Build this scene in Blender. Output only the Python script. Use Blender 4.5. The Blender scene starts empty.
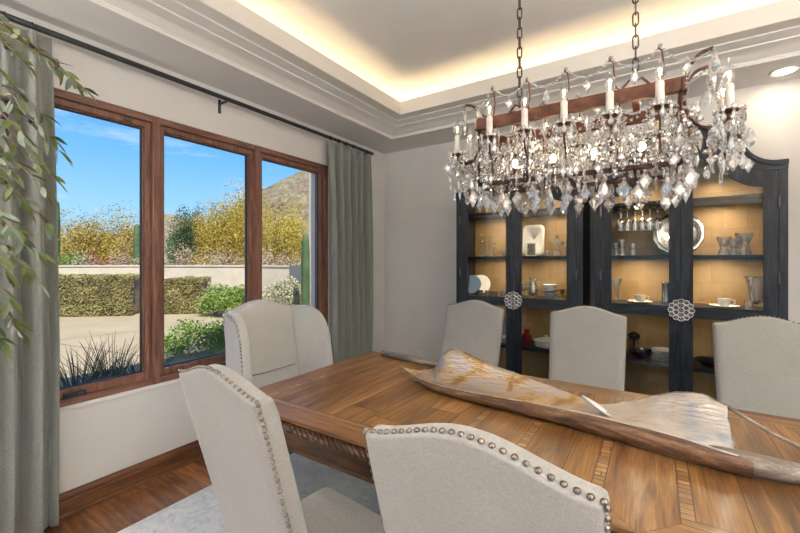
import bpy, math, random
from mathutils import Vector, Matrix, noise
PI = math.pi
S = bpy.context.scene
COL = S.collection
rnd = random.Random(7)

# ---------------------------------------------------------------- mesh builder
class MB:
    def __init__(s):
        s.v = []; s.f = []; s.mi = []; s.cur = 0; s.M = None
    def add(s, vs, fs):
        b = len(s.v)
        for p in vs:
            p = Vector(p)
            if s.M is not None: p = s.M @ p
            s.v.append(tuple(p))
        for f in fs:
            s.f.append(tuple(b + i for i in f)); s.mi.append(s.cur)
        return s
    def box(s, x0, y0, z0, x1, y1, z1):
        x0, x1 = sorted((x0, x1)); y0, y1 = sorted((y0, y1)); z0, z1 = sorted((z0, z1))
        vs = [(x0,y0,z0),(x1,y0,z0),(x1,y1,z0),(x0,y1,z0),(x0,y0,z1),(x1,y0,z1),(x1,y1,z1),(x0,y1,z1)]
        return s.add(vs, [(0,3,2,1),(4,5,6,7),(0,1,5,4),(1,2,6,5),(2,3,7,6),(3,0,4,7)])
    def prism(s, pts, axis, a, b):
        """pts: 2D outline (counter-clockwise); extruded along axis 'x','y','z' from a to b"""
        def mk(p, w):
            if axis == 'x': return (w, p[0], p[1])
            if axis == 'y': return (p[0], w, p[1])
            return (p[0], p[1], w)
        n = len(pts)
        vs = [mk(p, a) for p in pts] + [mk(p, b) for p in pts]
        fl = [tuple(range(n)), tuple(range(2*n-1, n-1, -1))]
        for i in range(n):
            j = (i+1) % n
            fl.append((i, i+n, j+n, j))
        return s.add(vs, fl)
    def strip(s, xs, lo, hi, y0, y1):
        """wall between two curves z=lo(x), z=hi(x), thick from y0 to y1"""
        n = len(xs); vs = []; fs = []
        for x in xs:
            a, b = lo(x), hi(x)
            vs += [(x,y0,a),(x,y0,b),(x,y1,b),(x,y1,a)]
        for i in range(n-1):
            p = 4*i; q = p+4
            for k in range(4):
                fs.append((p+k, p+(k+1)%4, q+(k+1)%4, q+k))
        fs.append((3,2,1,0)); e = 4*(n-1); fs.append((e,e+1,e+2,e+3))
        return s.add(vs, fs)
    def tube(s, pts, r, n=8, caps=True, closed=False):
        pts = [Vector(p) for p in pts]; m = len(pts)
        rs = r if isinstance(r, (list, tuple)) else [r]*m
        vs = []; up = None
        for i, p in enumerate(pts):
            if closed: t = pts[(i+1) % m]-pts[i-1]
            else: t = pts[min(i+1, m-1)]-pts[max(i-1, 0)]
            if t.length < 1e-9: t = Vector((0,0,1))
            t.normalize()
            if up is None: up = Vector((0,0,1)) if abs(t.z) < .9 else Vector((1,0,0))
            a = t.cross(up)
            if a.length < 1e-5: a = t.orthogonal()
            a.normalize(); b = a.cross(t); b.normalize(); up = b
            for k in range(n):
                q = 2*PI*k/n
                vs.append(p + (a*math.cos(q)+b*math.sin(q))*rs[i])
        fs = []
        for i in range(m if closed else m-1):
            j = (i+1) % m
            for k in range(n):
                l = (k+1) % n
                fs.append((i*n+k, j*n+k, j*n+l, i*n+l))
        if caps and not closed:
            fs.append(tuple(range(n))); fs.append(tuple(range(m*n-1, (m-1)*n-1, -1)))
        return s.add(vs, fs)
    def lathe(s, prof, n=20, c=(0,0,0), sx=1, sy=1):
        vs = []; fs = []; m = len(prof)
        for (r, z) in prof:
            for k in range(n):
                q = 2*PI*k/n
                vs.append((c[0]+r*sx*math.cos(q), c[1]+r*sy*math.sin(q), c[2]+z))
        for i in range(m-1):
            for k in range(n):
                l = (k+1) % n
                fs.append((i*n+k, i*n+l, (i+1)*n+l, (i+1)*n+k))
        if prof[0][0] > 1e-4: fs.append(tuple(range(n-1, -1, -1)))
        if prof[-1][0] > 1e-4: fs.append(tuple(range((m-1)*n, m*n)))
        return s.add(vs, fs)
    def ball(s, c, r, n=8, m=5, sz=1, squash=None):
        pr = [(max(r*math.sin(PI*i/m), 1e-5), -r*sz*math.cos(PI*i/m)) for i in range(m+1)]
        return s.lathe(pr, n, c)
    def build(s, name, mats, parent=None, smooth=None, bevel=0, seg=2, loc=None, rot=None, sub=0, solid=0):
        me = bpy.data.meshes.new(name)
        me.from_pydata(s.v, [], s.f)
        if not isinstance(mats, (list, tuple)): mats = [mats]
        for m in mats: me.materials.append(m)
        if len(mats) > 1: me.polygons.foreach_set('material_index', s.mi)
        me.validate(); me.update()
        if smooth is not None:
            me.polygons.foreach_set('use_smooth', [True]*len(me.polygons))
            if smooth > 0 and not bevel: me.set_sharp_from_angle(angle=math.radians(smooth))
        o = bpy.data.objects.new(name, me); COL.objects.link(o)
        if parent is not None: o.parent = parent
        if loc: o.location = loc
        if rot: o.rotation_euler = rot
        if solid:
            md = o.modifiers.new('solid', 'SOLIDIFY'); md.thickness = solid; md.offset = 0
        if bevel:
            md = o.modifiers.new('bevel', 'BEVEL'); md.width = bevel; md.segments = seg
            md.limit_method = 'ANGLE'; md.angle_limit = math.radians(40); md.harden_normals = smooth is not None
        if sub:
            md = o.modifiers.new('sub', 'SUBSURF'); md.levels = sub; md.render_levels = sub
        return o

def thing(name, label, cat, loc=(0,0,0), rz=0, group=None):
    o = bpy.data.objects.new(name, None); COL.objects.link(o)
    o.location = loc; o.rotation_euler = (0,0,rz); o.empty_display_size = .1
    return tag(o, label, cat, group)
def tag(o, label=None, cat=None, group=None, kind=None):
    if label: o['label'] = label
    if cat: o['category'] = cat
    if group: o['group'] = group
    if kind: o['kind'] = kind
    return o
def struct(o, label=None):
    o['kind'] = 'structure'
    if label: o['label'] = label
    return o
def kids(o): return [c for c in bpy.data.objects if c.parent == o]
def copy_tree(o, loc=None, rz=None, label=None, parent=None):
    c = o.copy(); COL.objects.link(c)
    if parent is not None: c.parent = parent
    if loc is not None: c.location = loc
    if rz is not None: c.rotation_euler = (0,0,rz)
    if label: c['label'] = label
    for k in kids(o): copy_tree(k, parent=c)
    return c

# ---------------------------------------------------------------- view geometry (used only to find real positions)
F0 = 390.3; ANG = math.atan(256/F0); HC = 1.44
FW = (-math.sin(ANG), math.cos(ANG)); RT = (math.cos(ANG), math.sin(ANG))
def dirp(px):
    k = (px-400)/F0
    return (FW[0]+k*RT[0], FW[1]+k*RT[1])
def at(px, t): d = dirp(px); return (d[0]*t, d[1]*t)
def onY(px, Y): d = dirp(px); return d[0]*Y/d[1]
def zY(px, py, Y): d = dirp(px); return HC+(260-py)/F0*Y/d[1]

# ---------------------------------------------------------------- materials
class NT:
    def __init__(s, name):
        s.m = bpy.data.materials.new(name); s.m.use_nodes = True
        s.t = s.m.node_tree; s.n = s.t.nodes; s.l = s.t.links
        s.b = s.n['Principled BSDF']; s.out = s.n['Material Output']
    def node(s, typ, **kw):
        n = s.n.new(typ)
        for k, v in kw.items(): setattr(n, k, v)
        return n
    def link(s, a, b): s.l.new(a, b)
    def coord(s, scale=(1,1,1), rot=(0,0,0), kind='Object', loc=(0,0,0)):
        tc = s.node('ShaderNodeTexCoord'); mp = s.node('ShaderNodeMapping')
        mp.inputs['Scale'].default_value = scale; mp.inputs['Rotation'].default_value = rot
        mp.inputs['Location'].default_value = loc
        s.link(tc.outputs[kind], mp.inputs[0]); return mp.outputs[0]
    def noise(s, vec, scale, detail=4, rough=.55, dist=0):
        n = s.node('ShaderNodeTexNoise'); n.inputs['Scale'].default_value = scale
        n.inputs['Detail'].default_value = detail; n.inputs['Roughness'].default_value = rough
        n.inputs['Distortion'].default_value = dist
        s.link(vec, n.inputs['Vector']); return n.outputs['Fac']
    def ramp(s, fac, stops):
        r = s.node('ShaderNodeValToRGB'); e = r.color_ramp.elements
        while len(e) < len(stops): e.new(.5)
        for i, (p, c) in enumerate(stops):
            e[i].position = p; e[i].color = (*c, 1)
        s.link(fac, r.inputs[0]); return r.outputs[0]
    def mix(s, fac, a, b, mode='MIX'):
        n = s.node('ShaderNodeMix', data_type='RGBA', blend_type=mode)
        if isinstance(fac, (int, float)): n.inputs[0].default_value = fac
        else: s.link(fac, n.inputs[0])
        for i, v in ((6, a), (7, b)):
            if isinstance(v, tuple): n.inputs[i].default_value = (*v, 1)
            else: s.link(v, n.inputs[i])
        return n.outputs[2]
    def bump(s, h, strength=.2, dist=.01):
        b = s.node('ShaderNodeBump'); b.inputs['Strength'].default_value = strength
        b.inputs['Distance'].default_value = dist
        s.link(h, b.inputs['Height']); s.link(b.outputs[0], s.b.inputs['Normal'])
    def col(s, c):
        if isinstance(c, tuple): s.b.inputs['Base Color'].default_value = (*c, 1)
        else: s.link(c, s.b.inputs['Base Color'])
    def set(s, rough=.5, metal=0, **kw):
        s.b.inputs['Roughness'].default_value = rough; s.b.inputs['Metallic'].default_value = metal
        for k, v in kw.items(): s.b.inputs[k].default_value = v
        return s

def m_noisy(name, c1, c2, scale=8, rough=.6, metal=0, bump=0, bscale=60, kind='Object', detail=4, stretch=(1,1,1), **kw):
    t = NT(name); v = t.coord(stretch, kind=kind)
    t.col(t.ramp(t.noise(v, scale, detail), [(.3, c1), (.7, c2)]))
    t.set(rough, metal, **kw)
    if bump: t.bump(t.noise(v, bscale, 3), bump, .01)
    return t.m
def m_fabric(name, c1, c2, rough=.9):
    t = NT(name); v = t.coord()
    big = t.noise(v, 6, 3)
    w1 = t.noise(t.coord((600,600,90)), 1, 2); w2 = t.noise(t.coord((90,90,600)), 1, 2)
    w = t.mix(.5, w1, w2)
    c = t.ramp(w, [(.38, c1), (.62, c2)])
    t.col(t.mix(t.ramp(big, [(.3, (0,0,0)), (.75, (.25,.25,.25))]), c, tuple(x*.78 for x in c1)))
    t.set(rough); t.b.inputs['Sheen Weight'].default_value = .25; t.b.inputs['Sheen Roughness'].default_value = .5
    t.bump(w, .15, .0015)
    return t.m
def m_wood(name, dark, mid, light, axis='x', scale=1.0, rough=.35, plank=None, coat=0, bump=.08, offs=0, vr=.62):
    """grain running along axis; plank = (width, length) in metres gives separate boards"""
    t = NT(name)
    tc = t.node('ShaderNodeTexCoord'); sp = t.node('ShaderNodeSeparateXYZ'); t.link(tc.outputs['Object'], sp.inputs[0])
    ax = {'x':0,'y':1,'z':2}[axis]; cr = {'x':1,'y':0,'z':0}[axis]
    def mth(op, a, b=None, c=None):
        n = t.node('ShaderNodeMath', operation=op)
        for i, q in enumerate((a, b, c)):
            if q is None: continue
            if isinstance(q, (int, float)): n.inputs[i].default_value = q
            else: t.link(q, n.inputs[i])
        return n.outputs[0]
    A, B, Z = sp.outputs[ax], sp.outputs[cr], sp.outputs[3-ax-cr]
    if plank:
        pw, plen = plank
        row = mth('FLOOR', mth('DIVIDE', mth('ADD', B, 50+offs), pw))
        wn = t.node('ShaderNodeTexWhiteNoise', noise_dimensions='1D'); t.link(row, wn.inputs['W'])
        al = mth('DIVIDE', mth('ADD', A, mth('MULTIPLY', wn.outputs[0], plen)), plen)
        colm = mth('FLOOR', al)
        wn2 = t.node('ShaderNodeTexWhiteNoise', noise_dimensions='2D')
        cb = t.node('ShaderNodeCombineXYZ'); t.link(row, cb.inputs[0]); t.link(colm, cb.inputs[1]); t.link(cb.outputs[0], wn2.inputs['Vector'])
        pid = wn2.outputs[0]
        fr = mth('FRACT', mth('DIVIDE', mth('ADD', B, 50+offs), pw)); fr2 = mth('FRACT', al)
        e1 = mth('MINIMUM', fr, mth('SUBTRACT', 1, fr)); e2 = mth('MINIMUM', fr2, mth('SUBTRACT', 1, fr2))
        e = mth('MINIMUM', mth('MULTIPLY', e1, pw), mth('MULTIPLY', e2, plen))
        seam = mth('LESS_THAN', e, .0016)
    cb2 = t.node('ShaderNodeCombineXYZ')
    if plank: t.link(mth('ADD', mth('MULTIPLY', A, .9*scale), mth('MULTIPLY', pid, 37)), cb2.inputs[0])
    else: t.link(mth('MULTIPLY', A, .9*scale), cb2.inputs[0])
    t.link(mth('MULTIPLY', B, 9*scale), cb2.inputs[1]); t.link(mth('MULTIPLY', Z, 9*scale), cb2.inputs[2])
    g1 = t.noise(cb2.outputs[0], 1.6, 5, .6, .9)
    mp = t.node('ShaderNodeMapping'); mp.inputs['Scale'].default_value = (5, 14, 14); t.link(cb2.outputs[0], mp.inputs[0])
    g2 = t.noise(mp.outputs[0], 1.5, 3, .6)
    g = mth('ADD', mth('MULTIPLY', g1, .68), mth('MULTIPLY', g2, .32))
    c = t.ramp(g, [(.36, dark), (.5, mid), (.64, light)])
    if plank:
        hs = t.node('ShaderNodeHueSaturation'); t.link(c, hs.inputs['Color'])
        t.link(mth('ADD', mth('MULTIPLY', pid, vr), 1-vr/2), hs.inputs['Value'])
        c = t.mix(seam, hs.outputs[0], tuple(x*.3 for x in dark))
    t.col(c); t.set(rough)
    if coat: t.b.inputs['Coat Weight'].default_value = coat; t.b.inputs['Coat Roughness'].default_value = .15
    t.bump(g, bump, .004)
    return t.m
def m_plain(name, c, rough=.5, metal=0, **kw):
    t = NT(name); v = t.coord()
    t.col(t.ramp(t.noise(v, 25, 3), [(.2, tuple(x*.93 for x in c)), (.8, tuple(min(1, x*1.05) for x in c))]))
    t.set(rough, metal, **kw); return t.m
def m_emit(name, c, s):
    t = NT(name); t.col(c); t.b.inputs['Emission Color'].default_value = (*c, 1); t.b.inputs['Emission Strength'].default_value = s
    t.set(.5); return t.m
def m_glass(name, tint=(1,1,1), refl=.08, rough=.02):
    """thin pane: mostly clear, a little mirror"""
    t = NT(name); t.n.remove(t.b)
    tr = t.node('ShaderNodeBsdfTransparent'); tr.inputs[0].default_value = (*tint, 1)
    gl = t.node('ShaderNodeBsdfGlossy'); gl.inputs['Roughness'].default_value = rough
    fr = t.node('ShaderNodeFresnel'); fr.inputs[0].default_value = 1.45
    mx = t.node('ShaderNodeMixShader')
    mt = t.node('ShaderNodeMath', operation='MULTIPLY'); t.link(fr.outputs[0], mt.inputs[0]); mt.inputs[1].default_value = refl/.04
    mt.use_clamp = True
    t.link(mt.outputs[0], mx.inputs[0]); t.link(tr.outputs[0], mx.inputs[1]); t.link(gl.outputs[0], mx.inputs[2])
    t.link(mx.outputs[0], t.out.inputs[0]); return t.m
def m_crystal(name, ior=1.55, clear=.25, gloss=.15, tint=(1,1,1)):
    t = NT(name); t.n.remove(t.b)
    g = t.node('ShaderNodeBsdfGlass'); g.inputs['IOR'].default_value = ior; g.inputs['Roughness'].default_value = 0; g.inputs[0].default_value = (*tint, 1)
    tr = t.node('ShaderNodeBsdfTransparent'); gl = t.node('ShaderNodeBsdfGlossy'); gl.inputs['Roughness'].default_value = .02
    m1 = t.node('ShaderNodeMixShader'); m1.inputs[0].default_value = clear
    t.link(g.outputs[0], m1.inputs[1]); t.link(tr.outputs[0], m1.inputs[2])
    m2 = t.node('ShaderNodeMixShader'); m2.inputs[0].default_value = gloss
    t.link(m1.outputs[0], m2.inputs[1]); t.link(gl.outputs[0], m2.inputs[2])
    t.link(m2.outputs[0], t.out.inputs[0]); return t.m

WALL = m_noisy('wall_paint', (.70,.685,.66), (.74,.725,.70), 3, .75, bump=.05, bscale=90)
CEIL = m_noisy('ceiling_paint', (.70,.69,.66), (.74,.73,.70), 2, .8, bump=.08, bscale=70)
TRIMW = m_noisy('white_trim_paint', (.72,.70,.66), (.76,.74,.70), 4, .45)
COVE = m_noisy('cove_paint', (.70,.66,.60), (.74,.70,.64), 3, .8)
FLOOR = m_wood('floor_planks', (.06,.022,.01), (.19,.075,.03), (.36,.16,.068), 'x', 1.6, .28, plank=(.16,1.3), coat=.3)
BASEB = m_wood('baseboard_wood', (.05,.02,.009), (.12,.05,.022), (.19,.085,.038), 'y', 2, .35)
WINW = m_wood('window_wood', (.10,.043,.028), (.19,.088,.058), (.275,.142,.10), 'z', 2.2, .38)
WINWH = m_wood('window_wood_horizontal', (.10,.043,.028), (.19,.088,.058), (.275,.142,.10), 'y', 2.2, .38)
GASKET = m_plain('dark_gasket', (.02,.02,.022), .6)
PANE = m_glass('window_glass', (.98,.985,.985), .002)
CPANE = m_glass('cabinet_glass', (.96,.97,.96), .022)
FAB = m_fabric('linen', (.225,.213,.20), (.30,.288,.274))
FABW = m_fabric('pale_linen', (.43,.418,.40), (.54,.53,.51))
NAIL = m_noisy('pewter_nail', (.13,.108,.09), (.24,.205,.175), 40, .36, .8)
DWOOD = m_wood('dark_chair_wood', (.02,.012,.008), (.05,.028,.018), (.09,.05,.03), 'z', 3, .4)
RODM = m_plain('bronze_rod', (.05,.052,.06), .4, .6)
ROPE = m_wood('rope_moulding_wood', (.03,.013,.008), (.075,.035,.02), (.15,.075,.045), 'x', 6, .35)
APRON = m_wood('apron_wood', (.025,.011,.005), (.065,.03,.013), (.13,.065,.027), 'x', 2, .35)
T_FIELD = m_wood('table_field_boards', (.065,.026,.008), (.185,.085,.025), (.36,.19,.062), 'y', .8, .42, vr=.42, plank=(.155,2.3), coat=.08, offs=.04)
T_BX = m_wood('table_border_along', (.08,.033,.012), (.195,.09,.032), (.32,.175,.068), 'x', 1.4, .4, coat=.1)
T_BY = m_wood('table_border_across', (.08,.033,.012), (.195,.09,.032), (.32,.175,.068), 'y', 1.4, .4, coat=.1)
T_INL = m_plain('table_inlay_line', (.05,.02,.01), .35)
T_BAND = m_wood('table_inlay_band', (.12,.055,.02), (.25,.13,.052), (.38,.23,.10), 'x', 3.5, .34, plank=(.028,.4), coat=.2)
LP_UP, LP_DOWN, LP_COVE, LP_CAB, LP_CAND, LP_SKY, LP_SUN, LP_EXP = 96, 3.2, .8, 2.0, .17, .84, 4.5, 0.6
# ================================================================ SETTING
XL, YB, XR, YR, ZC, ZU = -2.78, 3.89, 2.75, -2.4, 2.737, 3.12
b = MB(); b.box(XL-.25, YR-.2, -.12, XR+.2, YB+.25, 0); struct(b.build('floor', FLOOR))
# left wall with window hole  (y .46..2.9, z .63..2.37)
WY0, WY1, WZ0, WZ1 = .46, 2.915, .615, 2.395
b = MB()
b.box(XL-.25, YR-.2, 0, XL, WY0, 3.3); b.box(XL-.25, WY1, 0, XL, YB+.25, 3.3)
b.box(XL-.25, WY0, 0, XL, WY1, WZ0); b.box(XL-.25, WY0, WZ1, XL, WY1, 3.3)
struct(b.build('wall_left', WALL))
b = MB(); b.box(XL, YB, 0, XR+.2, YB+.25, 3.3); struct(b.build('wall_back', WALL))
b = MB(); b.box(XR, YR-.2, 0, XR+.2, YB, 3.3); struct(b.build('wall_right', WALL))
# rear wall; its wide unseen opening is added to let sky light in
b = MB(); b.box(XL, YR-.2, 0, -1.9, YR, 3.3); b.box(1.9, YR-.2, 0, XR, YR, 3.3); b.box(-1.9, YR-.2, 2.45, 1.9, YR, 3.3)
struct(b.build('wall_rear', WALL))
# tray ceiling
TX0, TX1, TY0, TY1 = -2.37, 1.81, .22, 3.457
def ring(off, z): return [(TX0+off,TY0+off,z),(TX1-off,TY0+off,z),(TX1-off,TY1-off,z),(TX0+off,TY1-off,z)]
def sweep(prof):
    b = MB(); vs = []; fs = []
    for (o, z) in prof: vs += ring(o, z)
    for i in range(len(prof)-1):
        for k in range(4):
            l = (k+1) % 4; fs.append((4*i+k, 4*i+l, 4*i+4+l, 4*i+4+k))
    b.add(vs, fs); return b
b = MB()
b.box(XL, YR, ZC, TX0, YB, ZC+.06); b.box(TX1, YR, ZC, XR, YB, ZC+.06)
b.box(TX0, TY1, ZC, TX1, YB, ZC+.06); b.box(TX0, YR, ZC, TX1, TY0, ZC+.06)
struct(b.build('ceiling', CEIL))
crown = [(-.004,2.7365),(.003,2.7365),(.003,2.752),(.008,2.756),(.008,2.764),(.02,2.768),(.035,2.776),(.055,2.787),(.08,2.797),(.105,2.804),(.125,2.808),
         (.128,2.816),(.145,2.82),(.165,2.826),(.19,2.831),(.2,2.834),(.2,2.841),(.215,2.843)]
struct(sweep(crown).build('trim_1', TRIMW, smooth=25))
struct(sweep([(.215,2.843),(.30,2.845),(.303,2.85),(.303,2.965),(.298,2.97),(.272,2.97),(.268,2.965),(.268,2.875),(.03,2.87),(.02,2.88),(.02,2.97)]).build('trim_2', COVE, smooth=20))
cv = [(.02,2.96)]
for i in range(15):
    a = i/14*PI/2
    cv.append((.02+.47*math.sin(a)**1.0*1.0 if False else .02+.47*(1-math.cos(a)), 2.96+.16*math.sin(a)))
b = sweep(cv); n = len(b.v); b.f.append((n-4, n-3, n-2, n-1)); b.mi.append(1)
struct(b.build('ceiling_tray', [COVE, CEIL], smooth=35))
b = MB(); b.box(XL-.25, YR-.2, 3.3, XR+.2, YB+.25, 3.45); struct(b.build('ceiling_slab', CEIL))
# baseboards: moulded profile
def baseboard(name, path, inward, m):
    pr = [(0,0),(.022,0),(.022,.012),(.018,.018),(.018,.088),(.014,.092),(.014,.1),(.016,.106),(.012,.118),(.006,.127),(.004,.136),(0,.136)]
    b = MB(); (x0,y0),(x1,y1) = path; vs = []
    for (x,y) in path:
        for (o,z) in pr: vs.append((x+inward[0]*o, y+inward[1]*o, z))
    n = len(pr); fs = [(k,(k+1)%n,n+(k+1)%n,n+k) for k in range(n)] + [tuple(range(n)), tuple(range(2*n-1,n-1,-1))]
    b.add(vs, fs); return struct(b.build(name, m))
baseboard('baseboard_left', [(XL,YR),(XL,YB)], (1,0), BASEB)
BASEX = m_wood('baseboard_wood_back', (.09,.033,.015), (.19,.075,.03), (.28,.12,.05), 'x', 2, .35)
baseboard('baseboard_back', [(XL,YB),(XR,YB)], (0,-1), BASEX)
baseboard('baseboard_right', [(XR,YR),(XR,YB)], (-1,0), BASEB)

# ---------------- window: three wood casements
XW = XL-.004                       # inner face of the outer frame
win = bpy.data.objects.new('window_1', None); COL.objects.link(win); win.location = (XL, (WY0+WY1)/2, WZ0); struct(win)
def wbuild(b, name, m, par=win, **kw):
    o = b.build(name, m, par, **kw); 
    for v in o.data.vertices: v.co -= Vector(win.location)
    return o
XB = XL-.15
fr = 0.045
b = MB(); b.box(XB, WY0, WZ0, XW, WY0+fr, WZ1); b.box(XB, WY1-fr, WZ0, XW, WY1, WZ1)
M1, M2 = 1.284, 2.076; mh = .024
for m in (M1, M2): b.box(XB, m-mh, WZ0, XW+.006, m+mh, WZ1)
wbuild(b, 'frame_posts', WINW, bevel=.004)
b = MB(); b.box(XB, WY0, WZ1-fr, XW, WY1, WZ1); b.box(XB, WY0, WZ0, XW+.004, WY1, WZ0+.04)
wbuild(b, 'frame_rails', WINWH, bevel=.004)
def sash(y0, y1):
    s = bpy.data.objects.new('sash', None)
    w = .036; xs = XW-.022; xb = XW-.075; z0 = WZ0+.04; z1 = WZ1-fr
    b = MB(); b.box(xb, y0, z0, xs, y0+w, z1); b.box(xb, y1-w, z0, xs, y1, z1)
    b.box(xb, y0+w, z1-w, xs, y1-w, z1); b.box(xb, y0+w, z0, xs, y1-w, z0+w+.012)
    # inner stepped bead
    q = w; xb2 = xs-.014
    b.box(xb2-.02, y0+q, z0+q, xb2, y0+q+.008, z1-q); b.box(xb2-.02, y1-q-.008, z0+q, xb2, y1-q, z1-q)
    b.box(xb2-.02, y0+q, z1-q-.008, xb2, y1-q, z1-q)
    s = wbuild(b, 'sash', WINW, bevel=.003)
    b = MB(); g = .005; a0, a1, c0, c1 = y0+q+.008, y1-q-.008, z0+q+.012, z1-q-.008
    b.box(xb2-.03, a0, c0, xb2-.012, a0+g, c1); b.box(xb2-.03, a1-g, c0, xb2-.012, a1, c1)
    b.box(xb2-.03, a0, c0, xb2-.012, a1, c0+g); b.box(xb2-.03, a0, c1-g, xb2-.012, a1, c1)
    o = wbuild(b, 'gasket', GASKET, s)
    b = MB(); X = xb2-.03
    b.box(X-.004, a0, c0, X, a1, c1)
    wbuild(b, 'pane', PANE, s)
for (y0, y1) in ((WY0+fr, M1-mh), (M1+mh, M2-mh), (M2+mh, WY1-fr)): sash(y0, y1)
# crank handle and latches
b = MB(); b.box(XW-.02, .80, WZ0+.045, XW+.018, .90, WZ0+.068); b.box(XW+.0, .855, WZ0+.05, XW+.03, .885, WZ0+.063)
wbuild(b, 'crank_handle', RODM, bevel=.004)
b = MB(); b.box(XW-.025, 1.10, WZ1-fr-.028, XW-.012, 1.15, WZ1-fr-.012); wbuild(b, 'latch', RODM, bevel=.003)
# plaster sill, soft nosed
b = MB(); b.prism([(XW,WZ0-.006),(XL+.0,WZ0-.006),(XL+.012,WZ0-.014),(XL+.014,WZ0-.026),(XL+.006,WZ0-.04),(XW,WZ0-.04)], 'y', 0, 0)
b = MB()
pr = [(XW-.01,WZ0-.002),(XL-.004,WZ0-.002),(XL+.004,WZ0-.008),(XL+.007,WZ0-.02),(XL+.002,WZ0-.034),(XW-.01,WZ0-.034)]
b.prism([(x,z) for x,z in pr][::-1], 'y', WY0-.02, WY1+.02)
struct(b.build('window_1_sill', WALL, smooth=50))
# bare frame for the added rear opening, behind the camera
b = MB()
for x in (-1.9, -.66, .58, 1.82): b.box(x, YR-.14, 0, x+.08, YR-.06, 2.45)
b.box(-1.9, YR-.14, 2.37, 1.9, YR-.06, 2.45)
struct(b.build('door_1', WINW, bevel=.004))

# ---------------- downlights
DTR = m_plain('downlight_trim', (.8,.79,.76), .5)
DEM = m_emit('downlight_lamp', (1,.93,.82), 6)
def downlight(x, y, z, label, power, col=(1,.86,.68), fixture=True, size=.12):
    t = thing('downlight', label, 'ceiling light', (x,y,z), 0, 'recessed ceiling lights')
    b = MB(); pr = [(.078,-.001),(.078,-.006),(.07,-.008),(.058,-.004),(.056,0)]
    b.lathe(pr, 28); b.build('trim_ring', DTR, t, smooth=30)
    b = MB(); b.lathe([(1e-5,-.0035),(.056,-.0035)], 28); b.build('lens', DEM, t)
    ld = bpy.data.lights.new('downlight_lamp', 'AREA'); ld.shape = 'DISK'; ld.size = size; ld.energy = power; ld.color = col
    ld.spread = math.radians(150)
    lo = bpy.data.objects.new('downlight_lamp', ld); COL.objects.link(lo); lo.location = (x,y,z-.02)
    return t
downlight(.735, 3.685, ZC, 'round recessed downlight in the soffit above the right display cabinet', .35)
downlight(-1.08, 3.685, ZC, 'round recessed downlight in the soffit above the left display cabinet', .6)
for i, (x, y) in enumerate([(-2.0,-.3),(-.3,-.35),(1.35,-.3),(-1.6,-1.6),(.2,-1.6),(1.9,-1.6),(2.25,1.2),(2.25,2.6)]):  # unseen downlights, added to raise the overall brightness
    downlight(x, y, ZC, ['round recessed downlight in the soffit over the potted tree','round recessed downlight in the soffit behind the middle near chair',
      'round recessed downlight in the soffit right of the dining table','round recessed downlight near the terrace door, left end','round recessed downlight near the terrace door, middle',
      'round recessed downlight near the terrace door, right end','round recessed downlight in the right soffit, nearer the terrace','round recessed downlight in the right soffit, nearer the cabinets'][i], LP_DOWN, (1,.95,.89), size=.3)
# uplighter floor lamps added out of view to brighten the room
LSH = m_plain('lamp_bowl', (.75,.74,.7), .4)
for (x, y, lb) in ((-2.3,-1.7,'dark metal uplighter floor lamp near the terrace door, window side'),(2.2,-1.1,'dark metal uplighter floor lamp by the right wall'),(1.55,.12,'dark metal uplighter floor lamp at the right end of the dining table')):
    t = thing('floor_lamp', lb, 'floor lamp', (x,y,0), 0, 'uplighter floor lamps')
    b = MB(); b.lathe([(.14,0),(.14,.015),(.02,.03),(1e-5,.03)], 24); b.build('base', RODM, t, smooth=40)
    b = MB(); b.tube([(0,0,.02),(0,0,1.72)], .012, 10); b.build('pole', RODM, t, smooth=40)
    b = MB(); b.lathe([(.02,1.70),(.10,1.73),(.17,1.80),(.165,1.80),(.095,1.74),(1e-5,1.72)], 28); b.build('lamp_shade', LSH, t, smooth=40)
    ld = bpy.data.lights.new('uplight', 'AREA'); ld.shape = 'DISK'; ld.size = .28; ld.energy = LP_UP; ld.color = (1,.96,.91)
    lo = bpy.data.objects.new('uplight', ld); COL.objects.link(lo); lo.location = (x,y,1.79); lo.rotation_euler = (PI,0,0)
# cove light strips, in the trough
def strip_light(name, x, y, z, lx, ly, e):
    ld = bpy.data.lights.new(name, 'AREA'); ld.shape = 'RECTANGLE'; ld.size = lx; ld.size_y = ly; ld.energy = e; ld.color = (1,.82,.56)
    o = bpy.data.objects.new(name, ld); COL.objects.link(o); o.location = (x,y,z); o.rotation_euler = (PI,0,0)
zc = 2.905; so = .17
W_, H_ = TX1-TX0-2*so, TY1-TY0-2*so
strip_light('cove_strip', (TX0+TX1)/2, TY1-so, zc, W_, .03, LP_COVE*W_)
strip_light('cove_strip', (TX0+TX1)/2, TY0+so, zc, W_, .03, LP_COVE*W_)
strip_light('cove_strip', TX0+so, (TY0+TY1)/2, zc, .03, H_, LP_COVE*H_)
strip_light('cove_strip', TX1-so, (TY0+TY1)/2, zc, .03, H_, LP_COVE*H_)
STR = m_emit('led_strip', (1,.8,.5), 6)
b = MB()
for (x0,y0,x1,y1) in ((TX0+so,TY1-so-.006,TX1-so,TY1-so+.006),(TX0+so,TY0+so-.006,TX1-so,TY0+so+.006),(TX0+so-.006,TY0+so,TX0+so+.006,TY1-so),(TX1-so-.006,TY0+so,TX1-so+.006,TY1-so)):
    b.box(x0,y0,2.876,x1,y1,2.886)
tag(b.build('led_strip', STR), 'thin warm light strip lying hidden in the ceiling cove', 'light strip')

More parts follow.
